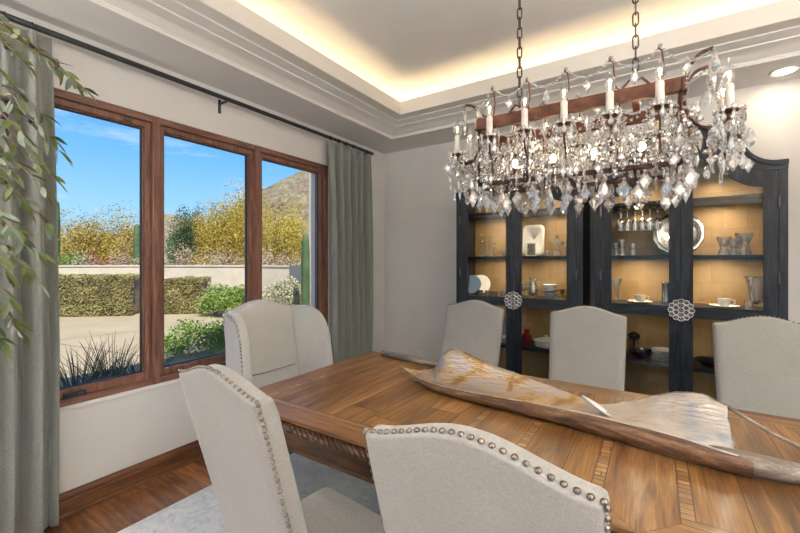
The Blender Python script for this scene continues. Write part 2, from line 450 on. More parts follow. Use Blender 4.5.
# ---------------- outlet
t = thing('wall_outlet', 'white power outlet low on the back wall left of the cabinets', 'outlet', (-2.262, YB, .34))
OW = m_plain('outlet_white', (.8,.79,.76), .4); OD = m_plain('outlet_slot', (.03,.03,.03), .6)
b = MB(); b.box(-.036,-.006,-.058,.036,0,.058); b.build('cover_plate', OW, t, bevel=.003)
for z in (-.027,.017):
    for x in (-.008,.006):
        b = MB(); b.box(x,-.0075,z,x+.002,-.005,z+.011); b.build('slot', OD, t)

# ---------------- rug
def rug_mat():
    t = NT('rug_wool'); v = t.coord()
    a = t.noise(v, 5, 8, .72, 1.2); bb = t.noise(v, 26, 5, .75, .8)
    vo = t.node('ShaderNodeTexVoronoi', feature='DISTANCE_TO_EDGE'); vo.inputs['Scale'].default_value = 7; t.link(v, vo.inputs['Vector'])
    c = t.ramp(a, [(.34, (.34,.41,.48)), (.45, (.66,.70,.72)), (.55, (.46,.52,.58)), (.66, (.74,.76,.76))])
    c = t.mix(t.ramp(bb, [(.42,(0,0,0)),(.6,(.7,.7,.7))]), c, (.68,.70,.71))
    t.col(c); t.set(.95); t.bump(bb, .5, .01); return t.m
RUGM = rug_mat()
rg = thing('area_rug', 'pale blue-grey distressed pattern rug under the dining table', 'rug', (-.28,1.73,0))
b = MB(); b.box(-2.085,-1.55,.001,2.085,1.55,.012); b.build('pile', RUGM, rg, bevel=.004)

# ---------------- curtains
def cmat():
    t = NT('curtain_weave'); v = t.coord((1,1,.35)); w = t.noise(t.coord((500,500,120)), 1, 2)
    c = t.ramp(w, [(.35, (.145,.152,.132)), (.65, (.275,.285,.255))])
    c = t.mix(t.ramp(t.noise(v, 9, 3), [(.35,(0,0,0)),(.7,(.3,.3,.3))]), c, (.20,.23,.235))
    t.col(c); t.set(.8); t.b.inputs['Sheen Weight'].default_value = .4; t.bump(w, .3, .002)
    return t.m
CURT = cmat()
RING = m_plain('black_ring', (.015,.015,.017), .4, .4)
def curtain(y0, y1, ybot0, ybot1, n, label, zt=2.612, x0=-2.675, seed=1, amp=.042):
    t = thing('curtain', label, 'curtain', (x0, (y0+y1)/2, 0), 0, 'floor length window curtains')
    rr = random.Random(seed); ph = [rr.uniform(-.5,.5) for _ in range(n+1)]
    am = [rr.uniform(.7,1.25) for _ in range(n+1)]
    b = MB(); NU = n*14; NV = 34; vs = []
    for j in range(NV+1):
        v = j/NV; z = .012+(zt-.012)*(1-v)
        a0 = y0+(ybot0-y0)*min(1,v*1.6); a1 = y1+(ybot1-y1)*min(1,v*1.6)
        for i in range(NU+1):
            u = i/NU; k = u*n; ki = min(n, int(k)); fr_ = k-int(k)
            s = math.sin(2*PI*k+.35*math.sin(3.1*v+ph[ki])*v)
            s = math.copysign(abs(s)**.65, s)
            sharp = max(0, 1-v*9)            # pinch pleats at the head
            A = amp*(.55+.45*min(1,v*3))*(am[ki]*(1-fr_)+am[min(n,ki+1)]*fr_)
            prof = s*(1-sharp)+ (1 if s>.75 else -.35)*sharp
            y = a0+(a1-a0)*u+.012*math.sin(4*PI*k+ph[ki])*v - ((y0+y1)/2)
            x = A*prof+.01*math.sin(5*v+ki)
            vs.append((x, y, z))
    fs = [(j*(NU+1)+i, j*(NU+1)+i+1, (j+1)*(NU+1)+i+1, (j+1)*(NU+1)+i) for j in range(NV) for i in range(NU)]
    b.add(vs, fs); b.build('fabric', CURT, t, smooth=0, solid=.004)
    for i in range(n):
        b = MB(); yy = y0+(y1-y0)*(i+.25)/n-(y0+y1)/2
        pts = [(.0+.017*math.cos(a), yy, 2.64+.017*math.sin(a)) for a in [2*PI*k/14 for k in range(14)]]
        b.tube(pts, .0035, 6, closed=True); b.build('ring', RING, t, smooth=0)
    return t
curtain(.0, .715, .0, .745, 7, 'grey-green linen curtain at the left end of the rod, behind the tree branches', seed=3, amp=.055)
curtain(2.80, 3.50, 2.84, 3.50, 6, amp=.062, label= 'grey-green linen curtain right of the window, near the room corner', seed=5)
rod = thing('curtain_rod', 'long dark metal curtain rod above the window', 'curtain rod', (-2.675,1.9,2.64))
b = MB(); b.tube([(0,-2.4,0),(0,1.59,0)], .016, 12); b.build('pole', RODM, rod, smooth=40)
b = MB(); b.lathe([(.0125,0),(.019,.002),(.019,.03),(.017,.034),(1e-5,.034)], 14); b.build('finial', m_noisy('finial_pewter', (.14,.13,.12),(.22,.2,.18),20,.4,.8), rod, smooth=30, loc=(0,1.585,0), rot=(-PI/2,0,0))
for y in (-1.5, -.17, 1.52):
    b = MB(); b.box(-.1,y-.009,-.018,-.006,y+.009,-.009); b.box(-.105,y-.011,-.085,-.098,y+.011,.02)
    b.build('bracket', RODM, rod, bevel=.002)
# ================================================================ DINING TABLE
TXa, TXb, TYa, TYb, TZ = -1.765, 1.205, 1.135, 2.33, .76
tc = ((TXa+TXb)/2, (TYa+TYb)/2)
tb = thing('dining_table', 'long golden brown wooden dining table with inlaid top and rope edge', 'dining table', (tc[0], tc[1], .012))
hx, hy = (TXb-TXa)/2, (TYb-TYa)/2; zt = TZ-.012
b = MB()      # materials: 0 field, 1 border x, 2 border y, 3 line, 4 band
b.cur = 1; b.box(-hx, -hy, zt-.014, hx, hy, zt-.0006)
def q(x0,y0,x1,y1,mi,z=zt):
    b.cur = mi; b.add([(x0,y0,z),(x1,y0,z),(x1,y1,z),(x0,y1,z)], [(0,1,2,3)])
def poly(p, mi, z=zt): b.cur = mi; b.add([(x,y,z) for x,y in p], [tuple(range(len(p)))])
def panel(x0, x1, wl, wr):
    y0, y1 = -hy, hy; wb = .10; bd = .030
    poly([(x0,y0),(x1,y0),(x1-wr,y0+wb),(x0+wl,y0+wb)], 1); poly([(x1,y1),(x0,y1),(x0+wl,y1-wb),(x1-wr,y1-wb)], 1)
    poly([(x0,y1),(x0,y0),(x0+wl,y0+wb),(x0+wl,y1-wb)], 2); poly([(x1,y0),(x1,y1),(x1-wr,y1-wb),(x1-wr,y0+wb)], 2)
    a0, a1, c0, c1 = x0+wl, x1-wr, y0+wb, y1-wb
    q(a0,c0,a1,c1,3); l = .0035; Z = zt+.0003
    a0 += l; a1 -= l; c0 += l; c1 -= l
    q(a0,c0,a1,c1,4,Z)
    a0 += bd; a1 -= bd; c0 += bd; c1 -= bd
    q(a0,c0,a1,c1,3,Z+.0003); a0 += l; a1 -= l; c0 += l; c1 -= l
    q(a0,c0,a1,c1,0,Z+.0006)
    for (p0, p1) in (((x0,y0),(x0+wl,y0+wb)), ((x1,y0),(x1-wr,y0+wb)), ((x0,y1),(x0+wl,y1-wb)), ((x1,y1),(x1-wr,y1-wb))):
        d = Vector((p1[0]-p0[0], p1[1]-p0[1])).normalized(); nn = Vector((-d.y, d.x))*.0008
        poly([(p0[0]-nn.x,p0[1]-nn.y),(p1[0]-nn.x,p1[1]-nn.y),(p1[0]+nn.x,p1[1]+nn.y),(p0[0]+nn.x,p0[1]+nn.y)], 3, Z)
panel(-hx, -.242, .12, .09); panel(-.24, .24, .09, .09); panel(.242, hx, .09, .12)
o = b.build('table_top', [T_FIELD, T_BX, T_BY, T_INL, T_BAND], tb)
b = MB(); e = .012
for (z0, z1, e0) in ((zt-.020, zt-.014, .008),):
    b.box(-hx+e0, -hy+e0, z0, hx-e0, hy-e0, z1)
b.box(-hx+.03, -hy+.03, zt-.075, hx-.03, hy-.03, zt-.018)
b.build('edge_core', ROPE, tb)
# rope moulding: slanted beads all round
b = MB()
def rope(p0, p1):
    p0 = Vector(p0); p1 = Vector(p1); d = (p1-p0); L = d.length; d.normalize(); n = int(L/.031); out = Vector((d.y, -d.x, 0))
    for i in range(n):
        c = p0+d*((i+.5)*L/n)
        a = (d*.62+Vector((0,0,-.62))+out*.25).normalized(); w = a.cross(out).normalized(); o2 = w.cross(a)
        vs = []; K = 6; J = 5
        for j in range(J+1):
            f = j/J; rr = math.sin(PI*f)**.6 if 0<f<1 else .12
            for k in range(K):
                t_ = 2*PI*k/K
                vs.append(c+a*((f-.5)*.066)+w*(math.cos(t_)*.0125*rr)+o2*(math.sin(t_)*.017*rr))
        fs = [(j*K+k, j*K+(k+1)%K, (j+1)*K+(k+1)%K, (j+1)*K+k) for j in range(J) for k in range(K)]
        b.add(vs, fs)
zz = zt-.042; o_ = .017
rope((-hx+o_,-hy+o_,zz),(hx-o_,-hy+o_,zz)); rope((hx-o_,-hy+o_,zz),(hx-o_,hy-o_,zz)); rope((hx-o_,hy-o_,zz),(-hx+o_,hy-o_,zz)); rope((-hx+o_,hy-o_,zz),(-hx+o_,-hy+o_,zz))
tag(b.build('rope_moulding', ROPE, tb, smooth=60), 'dark carved rope moulding')
b = MB(); a = .06; h0, h1 = zt-.16, zt-.076
b.box(-hx+a,-hy+a,h0,hx-a,-hy+a+.025,h1); b.box(-hx+a,hy-a-.025,h0,hx-a,hy-a,h1); b.box(-hx+a,-hy+a,h0,-hx+a+.025,hy-a,h1); b.box(hx-a-.025,-hy+a,h0,hx-a,hy-a,h1)
a = .045; b.box(-hx+a,-hy+a,zt-.095,hx-a,hy-a,zt-.075); a = .05
for (x0,y0,x1,y1) in ((-hx+a,-hy+a,hx-a,-hy+a+.03),(-hx+a,hy-a-.03,hx-a,hy-a),(-hx+a,-hy+a,-hx+a+.03,hy-a),(hx-a-.03,-hy+a,hx-a,hy-a)): b.box(x0,y0,zt-.175,x1,y1,zt-.155)
b.build('apron', APRON, tb, bevel=.004)
for sx in (-1, 1):
    px = sx*.82
    b = MB(); b.box(px-.06,-.42,.0,px+.06,.42,.07); b.box(px-.05,-.3,.07,px+.05,.3,.11); b.box(px-.09,-.16,.11,px+.09,.16,.14)
    b.build('foot', APRON, tb, bevel=.015)
    for sy in (-1, 1):
        b = MB(); b.lathe([(.05,.14),(.062,.16),(.062,.18),(.04,.2),(.045,.23),(.075,.32),(.08,.38),(.06,.45),(.042,.49),(.058,.52),(.058,.55),(.05,.59)], 20, (px, sy*.11, 0)); b.build('pedestal_column', APRON, tb, smooth=35)
    b = MB(); b.box(px-.06,-.4,.59,px+.06,.4,.63); b.build('pedestal_cap', APRON, tb, bevel=.01)
b = MB(); b.box(-.76,-.04,.16,.76,.04,.24); b.build('stretcher', APRON, tb, bevel=.01)

# ================================================================ CHAIRS
def back_outline(w, z0, zs, hump, n=22, side_r=.012):
    """x,z outline, counter-clockwise seen from -y: bottom left, bottom right, up, across the camel-back top"""
    top = []
    for i in range(n+1):
        u = -1+2*i/n; au = abs(u)
        g = .5*(1+math.cos(PI*min(1, au/.86)))
        top.append((u*w/2, zs+hump*g))
    return [(-w/2*.97, z0), (w/2*.97, z0)] + top[::-1]
def camel(b, w, z0, zs, hump, ya, yb, tilt, zt0, nu=24, nv=14, puff=.012, taper=.04):
    """solid padded back: front face (ya) and rear face (yb>ya is nearer the seat); y leans by tilt per metre above zt0"""
    def Zt(u):
        g = (.5*(1+math.cos(PI*min(1, abs(u)/.98))))**.85; return zs+hump*g
    idx = {}; vs = []; fs = []
    for side, y in ((0, ya), (1, yb)):
        for j in range(nv+1):
            for i in range(nu+1):
                u = -1+2*i/nu; v = j/nv; z = z0+(Zt(u)-z0)*v
                ed = min(1, (1-abs(u))*w/2/.03) * min(1, (1-v)*(Zt(u)-z0)/.03)
                pf = puff*(1-(1-ed)**2)*(1 if side else -.6)
                wsc = 1-taper+taper*v
                idx[side,i,j] = len(vs); vs.append((u*w/2*wsc, y+pf-(z-zt0)*tilt, z))
    for j in range(nv):
        for i in range(nu):
            a,b_,c,d = idx[0,i,j],idx[0,i+1,j],idx[0,i+1,j+1],idx[0,i,j+1]; fs.append((a,b_,c,d))
            a,b_,c,d = idx[1,i,j],idx[1,i+1,j],idx[1,i+1,j+1],idx[1,i,j+1]; fs.append((d,c,b_,a))
    bd = [(i,0) for i in range(nu)]+[(nu,j) for j in range(nv)]+[(i,nv) for i in range(nu,0,-1)]+[(0,j) for j in range(nv,0,-1)]
    for k in range(len(bd)):
        p = bd[k]; q_ = bd[(k+1)%len(bd)]
        fs.append((idx[0,p[0],p[1]], idx[1,p[0],p[1]], idx[1,q_[0],q_[1]], idx[0,q_[0],q_[1]]))
    b.add(vs, fs)
def dome(b, c, nrm, r):
    n = Vector(nrm).normalized(); a = n.orthogonal().normalized(); w = n.cross(a); c = Vector(c); vs = []
    for (rr, h) in ((1,0),(.86,.42),(.45,.75)):
        for k in range(7):
            t_ = 2*PI*k/7; vs.append(c+(a*math.cos(t_)+w*math.sin(t_))*r*rr+n*r*h)
    vs.append(c+n*r*.85)
    fs = [(j*7+k, j*7+(k+1)%7, (j+1)*7+(k+1)%7, (j+1)*7+k) for j in range(2) for k in range(7)]+[(14+k,14+(k+1)%7,21) for k in range(7)]
    b.add(vs, fs)
SEAT_LEGS = [(-.2,.2),(.2,.2),(-.2,-.2),(.2,-.2)]
def chair_base(t, w, d, fab, nails=True):
    b = MB(); b.box(-w/2, -d/2, .37, w/2, d/2, .43); b.build('seat_frame', fab, t, smooth=30, bevel=.012)
    # seat cushion, crowned
    b = MB(); n = 10; vs = []; fs = []
    for j in range(n+1):
        for i in range(n+1):
            u = -1+2*i/n; v = -1+2*j/n
            z = .468+.03*(1-u**4)*(1-v**4)
            vs.append((u*w/2*1.01, v*d/2+.0, z))
    for j in range(n+1):
        for i in range(n+1):
            u = -1+2*i/n; v = -1+2*j/n; vs.append((u*w/2, v*d/2, .43))
    N = (n+1)**2; I = lambda i,j: j*(n+1)+i
    for j in range(n):
        for i in range(n): fs.append((I(i,j),I(i+1,j),I(i+1,j+1),I(i,j+1)))
    for i in range(n):
        fs.append((N+I(i,0),N+I(i+1,0),I(i+1,0),I(i,0))); fs.append((I(i,n),I(i+1,n),N+I(i+1,n),N+I(i,n)))
        fs.append((I(0,i),I(0,i+1),N+I(0,i+1),N+I(0,i))); fs.append((N+I(n,i),N+I(n,i+1),I(n,i+1),I(n,i)))
    b.add(vs, fs); b.build('seat', fab, t, smooth=0, bevel=.014, seg=3)
    lx, ly = w/2-.035, d/2-.035
    for (sx, sy) in ((-1,1),(1,1),(-1,-1),(1,-1)):
        b = MB(); x, y = sx*lx, sy*ly; k = -.07 if sy < 0 else 0
        r = .021; r2 = .015
        b.add([(x-r,y-r,.37),(x+r,y-r,.37),(x+r,y+r,.37),(x-r,y+r,.37),(x-r2,y-r2+k,.0),(x+r2,y-r2+k,.0),(x+r2,y+r2+k,.0),(x-r2,y+r2+k,.0)],
              [(0,1,2,3),(7,6,5,4),(0,4,5,1),(1,5,6,2),(2,6,7,3),(3,7,4,0)])
        b.build('leg', DWOOD, t, bevel=.003)
    b = MB(); b.box(-lx-.01,-ly-.02,.16,-lx+.01,ly,.185); b.box(lx-.01,-ly-.02,.16,lx+.01,ly,.185); b.box(-lx,-.01,.16,lx,.01,.185)
    b.build('stretcher', DWOOD, t, bevel=.002)
def parsons(label, loc, rz=0):
    t = thing('dining_chair', label, 'chair', loc, rz, 'camel back upholstered dining chairs')
    W, D = .46, .47; chair_base(t, W, D, FAB)
    tilt = .27; ya, yb = -.199, -.142
    b = MB(); camel(b, .435, .40, 1.097, .048, ya, yb, tilt, .45, taper=.08); b.build('backrest', FAB, t, smooth=0, bevel=.013, seg=3)
    b = MB()
    def Zt(u): return 1.097+.048*(.5*(1+math.cos(PI*min(1,abs(u)/.98))))**.85
    pts = []; sp = .0172
    z = .42
    while z < Zt(1)-.004: pts.append((-.2177*(.92+.08*(z-.4)/.69), z, 0)); z += sp
    n = int(.42/sp)
    for i in range(n+1):
        u = -.985+1.97*i/n; pts.append((u*.2175, Zt(u)+.001, 1))
    z = Zt(1)-.008
    while z > .42: pts.append((.2177*(.92+.08*(z-.4)/.69), z, 0)); z -= sp
    for (x, z, tp) in pts: dome(b, (x, ya+.009-(z-.45)*tilt, z), ((0,-.45,1) if tp else (math.copysign(1,x),-.35,0)), .0062)
    b.build('nailhead_trim', NAIL, t, smooth=0)
    return t
base = parsons('beige linen camel back chair nearest the window on the near side of the table', (-.985,.98,0), -.09)
copy_tree(base, (-.275,.985,0), 0, 'beige linen camel back chair at the centre of the near side')
copy_tree(base, (-1.108,2.335,0), PI, 'beige linen camel back chair opposite, in front of the left cabinet')
copy_tree(base, (-.355,2.375,0), PI+.03, 'beige linen camel back chair opposite, between the two cabinets')
copy_tree(base, (.475,2.37,0), PI, 'beige linen camel back chair opposite, in front of the right cabinet')
# host chair with wings
wc = thing('wing_chair', 'pale linen wingback chair with studded wings at the window end of the table', 'chair', (-2.02,1.80,0), -PI/2-.03)
WW = .56; chair_base(wc, .58, .50, FABW)
tilt = .15
b = MB(); camel(b, .54, .40, 1.085, .065, -.33, -.25, tilt, .45, puff=.014); b.build('backrest', FABW, wc, smooth=0, bevel=.014, seg=3)
b = MB(); b.tube([(-.22,-.232-.03,.66),(0,-.228-.03,.655),(.22,-.232-.03,.66)], .004, 6); b.build('back_seam', FAB, wc, smooth=0)
for sx in (-1, 1):
    out = []   # (y, z) outline, rear bottom -> front -> top -> rear
    out = [(-.31,.46),(.0,.46),(-.005,.60),(-.015,.72),(-.03,.84),(-.05,.93),(-.085,1.005),(-.13,1.055),(-.19,1.085),(-.26,1.095),(-.345,1.09)]
    cy = [Vector((y, z)) for y, z in out]
    def sm(ps, it=2):
        for _ in range(it):
            r_ = [ps[0]]
            for i in range(len(ps)-1):
                a_, c_ = ps[i], ps[i+1]; r_ += [a_*.75+c_*.25, a_*.25+c_*.75]
            r_.append(ps[-1]); ps = r_
        return ps
    cv_ = sm(cy)
    b = MB(); n = len(cv_); th = .055; vs = []
    def X(y, z, s_): return sx*(.245+(y+.33)*.22+s_*th)      # wings flare outward to the front
    for s_ in (0, 1):
        for p in cv_: vs.append((X(p.x,p.y,s_), p.x, p.y))
    f1 = tuple(range(n)); f2 = tuple(range(2*n-1, n-1, -1)); fs = [f1, f2]+[(i, n+i, n+(i+1)%n, (i+1)%n) for i in range(n)]
    if sx < 0: fs = [f[::-1] for f in fs]
    b.add(vs, fs); w_ = b.build('wing', FABW, wc, smooth=0, bevel=.013, seg=3)
    b = MB(); acc = 0
    for i in range(1, n):
        p0, p1 = cv_[i-1], cv_[i]; L_ = (p1-p0).length; acc += L_
        if acc > .021 and p1.x > -.3 and p1.y > .5:
            acc = 0; q_ = p1+(Vector((-.18,.85))-p1).normalized()*.016
            dome(b, (X(q_.x,q_.y,1)+sx*.001, q_.x, q_.y), (sx,-.3,0), .0065)
            q_ = p1+(Vector((-.18,.85))-p1).normalized()*.03
            dome(b, (X(q_.x,q_.y,1)+sx*.001, q_.x, q_.y), (sx,-.3,0), .0045)
    b.build('nailhead_trim', NAIL, w_, smooth=0)

# ================================================================ CENTREPIECE
def leafmat():
    t = NT('metal_leaf_finish'); v = t.coord((1,1,1)); st = t.coord((10,40,40))
    a = t.noise(v, 7, 6, .65, .6); f = t.noise(st, 2, 4)
    sp = t.node('ShaderNodeTexCoord'); sx_ = t.node('ShaderNodeSeparateXYZ'); t.link(sp.outputs['Object'], sx_.inputs[0])
    mr = t.node('ShaderNodeMapRange'); mr.inputs[1].default_value = .25; mr.inputs[2].default_value = .6; t.link(sx_.outputs[0], mr.inputs[0])
    gold = t.ramp(a, [(.3,(.17,.09,.035)),(.42,(.42,.26,.11)),(.5,(.56,.42,.27)),(.58,(.46,.43,.44)),(.7,(.56,.43,.28))])
    silv = t.ramp(a, [(.3,(.26,.29,.36)),(.46,(.45,.49,.56)),(.55,(.60,.55,.50)),(.7,(.70,.72,.77))])
    t.col(t.mix(mr.outputs[0], gold, silv)); t.set(.3, .7); t.bump(f, .9, .008); return t.m
LEAFM = leafmat()
BARK = m_wood('driftwood', (.035,.016,.008), (.12,.058,.028), (.27,.155,.085), 'x', 2.4, .6, bump=.8)
BARKG = m_wood('grey_driftwood', (.06,.05,.04), (.17,.14,.115), (.34,.30,.25), 'x', 2.5, .65, bump=.5)
lf = thing('wooden_centrepiece', 'long curled driftwood leaf bowl lined with gold and silver on the dining table', 'decorative bowl', (-.45,1.75,TZ))
lz = TZ
#  stations: X, front bottom y, front rim (y, z), valley (y, z), back rim (y, z), front rim thickness
ST = [(-1.235,1.875,1.880,.060,1.885,.058,1.890,.062),
      (-1.17,1.852,1.850,.047,1.872,.035,1.905,.050),
      (-1.10,1.822,1.818,.038,1.86,.015,1.935,.048),
      (-1.03,1.795,1.785,.036,1.86,.010,1.95,.075),
      (-.985,1.782,1.765,.037,1.86,.008,1.955,.158),
      (-.93,1.768,1.745,.040,1.86,.008,1.96,.188),
      (-.86,1.752,1.725,.046,1.86,.008,1.95,.180),
      (-.76,1.735,1.705,.052,1.84,.012,1.93,.158),
      (-.62,1.722,1.692,.058,1.82,.020,1.91,.130),
      (-.47,1.708,1.68,.066,1.80,.030,1.89,.105),
      (-.33,1.695,1.668,.072,1.78,.040,1.86,.086),
      (-.22,1.676,1.652,.075,1.75,.045,1.83,.070),
      (-.13,1.660,1.636,.076,1.74,.050,1.83,.085),
      (-.05,1.645,1.622,.077,1.73,.052,1.85,.112),
      (.03,1.628,1.608,.077,1.72,.052,1.87,.142),
      (.10,1.615,1.596,.073,1.71,.050,1.875,.160),
      (.16,1.608,1.588,.067,1.69,.046,1.865,.160),
      (.215,1.603,1.583,.062,1.66,.044,1.845,.142)]
def cs(a, b_, t_): return a+(b_-a)*t_
def smooth_st(ST, k=4):
    out = []
    for i in range(len(ST)-1):
        p0 = ST[max(i-1,0)]; p1 = ST[i]; p2 = ST[i+1]; p3 = ST[min(i+2,len(ST)-1)]
        for j in range(k):
            u = j/k
            out.append([.5*(2*p1[m]+(p2[m]-p0[m])*u+(2*p0[m]-5*p1[m]+4*p2[m]-p3[m])*u*u+(3*p1[m]-p0[m]-3*p2[m]+p3[m])*u**3) for m in range(8)])
    out.append(list(ST[-1])); return out
SS = smooth_st(ST)
NS = len(SS)
def rag(i, s_): return .006*noise.noise(Vector((i*.7, s_, 3.1)))
# silver/gold sheet
b = MB(); NC = 14; vs = []
for i, s_ in enumerate(SS):
    X_, yb0, yf, zf, yv, zv, yk, zk = s_
    p0 = Vector((yf+.016, zf)); p1 = Vector((yv, zv-.02)); p2 = Vector((yk, zk+rag(i, 0)))
    for j in range(NC+1):
        u = j/NC; p = p0*(1-u)**2+p1*2*u*(1-u)+p2*u*u
        vs.append((X_+.45+.008*noise.noise(Vector((i*.5, j*.8, 0))), p.x-1.75, p.y+.002*noise.noise(Vector((i*.3,j*1.2,5)))+.003))
fs = [(i*(NC+1)+j, (i+1)*(NC+1)+j, (i+1)*(NC+1)+j+1, i*(NC+1)+j+1) for i in range(NS-1) for j in range(NC)]
b.add(vs, fs)
SHE = b.build('metal_lining', LEAFM, lf, smooth=0); SHE['label'] = 'gold and silver leafed hollow'
md = SHE.modifiers.new('solid','SOLIDIFY'); md.thickness = .006; md.offset = 1
# front bark rim : thick wedge running the whole length, ending in the stem
b = MB(); vs = []; K = 10
RS = [list(s_) for s_ in SS]
tail = [(.25,1.606,1.592,.052)]
sec = [(s_[0], s_[1], s_[2], s_[3]) for s_ in RS]+tail
for i, (X_, yb0, yf, zf) in enumerate(sec):
    u = i/len(sec); grow = min(1, i/10)
    inn = .02+.022*min(1, max(0, (X_+.2)/.4)) ; w = .02*grow+.006
    if X_ > .2: inn = .05
    lo = .004 if X_ > -.95 else (.004+(-.95-X_)*.17)
    ring_ = [(yb0+.02, lo), (yb0+.004, lo), (yf-.002+.004, lo+(zf-lo)*.35), (yf-.004, lo+(zf-lo)*.75), (yf, zf), (yf+.008, zf+.005), (yf+.018+ (inn-.02)*.6, zf+.002), (yf+inn, zf-.008), (yf+inn+.006, lo+(zf-lo)*.5), (yb0+.03, lo)]
    for k, (y, z) in enumerate(ring_):
        nz = .0035*noise.noise(Vector((X_*9, y*60, z*60)))
        vs.append((X_+.45, y-1.75+nz, max(.0015, z+nz)))
m = len(sec); fs = [(i*K+k, (i+1)*K+k, (i+1)*K+(k+1)%K, i*K+(k+1)%K) for i in range(m-1) for k in range(K)]+[tuple(range(K)), tuple(range(m*K-1,(m-1)*K-1,-1))]
b.add(vs, [f[::-1] for f in fs]); b.build('bark_rim', BARK, lf, smooth=50)
b = MB(); P_ = [(.10,1.632,.045),(.16,1.63,.043),(.22,1.628,.040),(.30,1.634,.037),(.38,1.65,.034),(.48,1.675,.031),(.58,1.705,.027)]
b.tube([(x+.45,y-1.75,z+.003*noise.noise(Vector((x*12,0,0)))) for x,y,z in P_], [.020,.031,.035,.033,.030,.027,.022], 12); tag(b.build('stem', BARKG, lf, smooth=0), 'grey-brown woody stem')
# thin back rim that carries on past the lining to the right
b = MB(); pts = [Vector((s_[0]+.45, s_[6]-1.75, s_[7]+.004+rag(i,0))) for i, s_ in enumerate(SS) if s_[0] > -.21]
pts += [Vector((.27+.45,1.83-1.75,.118)), Vector((.33+.45,1.815-1.75,.088)), Vector((.40+.45,1.79-1.75,.064)), Vector((.48+.45,1.76-1.75,.050)), Vector((.56+.45,1.72-1.75,.042))]
b.tube(pts, [.003+.003*min(1,i/10) for i in range(len(pts))], 7); b.build('back_rim', BARKG, lf, smooth=0)
# pale curled tongue
b = MB(); vs = []
for i in range(9):
    u = i/8; c = Vector((-.255+.12*u+.45, 1.775-1.75-.02*u, .105-.062*u)); w = .034*math.sin(PI*min(1,(u*.9+.06)))
    for j in range(5):
        q_ = (j/4-.5)*2; vs.append((c.x+q_*w*.25, c.y+q_*w, c.z+.012*q_*q_-.3*w*q_))
fs = [(i*5+j,(i+1)*5+j,(i+1)*5+j+1,i*5+j+1) for i in range(8) for j in range(4)]
b.add(vs, fs); b.build('curled_tongue', m_noisy('pale_shell', (.5,.52,.56),(.68,.7,.72),12,.3,.5), lf, smooth=0, solid=.004)
# inner broken flake at left end
b = MB(); vs = []
for i in range(8):
    u = i/7
    for j in range(4):
        v_ = j/3; vs.append((-1.12+.16*u+.45, 1.84+.05*v_-.03*u-1.75, .02+.035*math.sin(PI*(.25+.6*u))*v_+.004*noise.noise(Vector((i,j,1)))))
fs = [(i*4+j,(i+1)*4+j,(i+1)*4+j+1,i*4+j+1) for i in range(7) for j in range(3)]
b.add(vs, fs); b.build('broken_flake', m_noisy('bronze_flake', (.42,.3,.2),(.62,.5,.38),14,.35,.6), lf, smooth=0, solid=.004)
# grey pole along the far edge
pl = thing('driftwood_pole', 'slim grey weathered wooden pole lying along the far edge of the table', 'wooden pole', (-1.35,2.21,TZ))
b = MB(); pts = []; rr_ = []
for i in range(13):
    u = i/12; pts.append((-.275+.62*u, .035-.08*u+.003*math.sin(u*9), .022)); rr_.append(.018+.003*math.sin(u*5))
b.tube(pts, rr_, 9); b.build('shaft', BARKG, pl, smooth=40)
def m_cut(name, dif, glo, cle):
    t = NT(name); t.n.remove(t.b)
    g = t.node('ShaderNodeBsdfGlass'); g.inputs['IOR'].default_value = 1.55; g.inputs['Roughness'].default_value = 0
    tr = t.node('ShaderNodeBsdfTransparent'); gl = t.node('ShaderNodeBsdfGlossy'); gl.inputs['Roughness'].default_value = .06
    df = t.node('ShaderNodeBsdfTranslucent'); df.inputs[0].default_value = (.95,.92,.88,1); d2 = t.node('ShaderNodeBsdfDiffuse'); d2.inputs[0].default_value = (.95,.93,.9,1)
    def mx(f, a, b_):
        m = t.node('ShaderNodeMixShader'); m.inputs[0].default_value = f; t.link(a, m.inputs[1]); t.link(b_, m.inputs[2]); return m.outputs[0]
    t.link(mx(dif, mx(glo, mx(cle, g.outputs[0], tr.outputs[0]), gl.outputs[0]), mx(.5, df.outputs[0], d2.outputs[0])), t.out.inputs[0]); return t.m
# ================================================================ DISPLAY CABINETS
CABW = m_wood('ebonised_wood', (.004,.005,.008), (.011,.014,.020), (.032,.042,.056), 'z', 3, .4, bump=.25)
CABH = m_wood('ebonised_wood_rail', (.004,.005,.008), (.011,.014,.020), (.032,.042,.056), 'x', 3, .4, bump=.25)
for m_ in (CABW, CABH): m_.node_tree.nodes['Principled BSDF'].inputs['Specular IOR Level'].default_value = .28
def goldmat():
    t = NT('gold_paper'); v = t.coord()
    a = t.noise(v, 5, 5, .6); br = t.node('ShaderNodeTexBrick'); br.inputs['Scale'].default_value = 1
    mp = t.node('ShaderNodeMapping'); mp.inputs['Rotation'].default_value = (PI/2,0,0); t.link(v, mp.inputs[0]); t.link(mp.outputs[0], br.inputs[0])
    br.inputs['Brick Width'].default_value = .14; br.inputs['Row Height'].default_value = .14; br.inputs['Mortar Size'].default_value = .0015
    br.inputs['Color1'].default_value = (.30,.165,.055,1); br.inputs['Color2'].default_value = (.42,.25,.095,1); br.inputs['Mortar'].default_value = (.2,.12,.05,1)
    t.col(t.mix(t.ramp(a, [(.35,(0,0,0)),(.7,(.5,.5,.5))]), br.outputs[0], (.52,.37,.18)))
    t.set(.5, .25); return t.m
GOLD = goldmat()
HING = m_plain('iron_hinge', (.12,.12,.13), .35, .9)
SILV = m_noisy('silver', (.62,.60,.58), (.80,.78,.75), 20, .22, 1)
PEWT = m_noisy('pewter_medallion', (.50,.50,.50), (.72,.71,.69), 50, .25, 1)
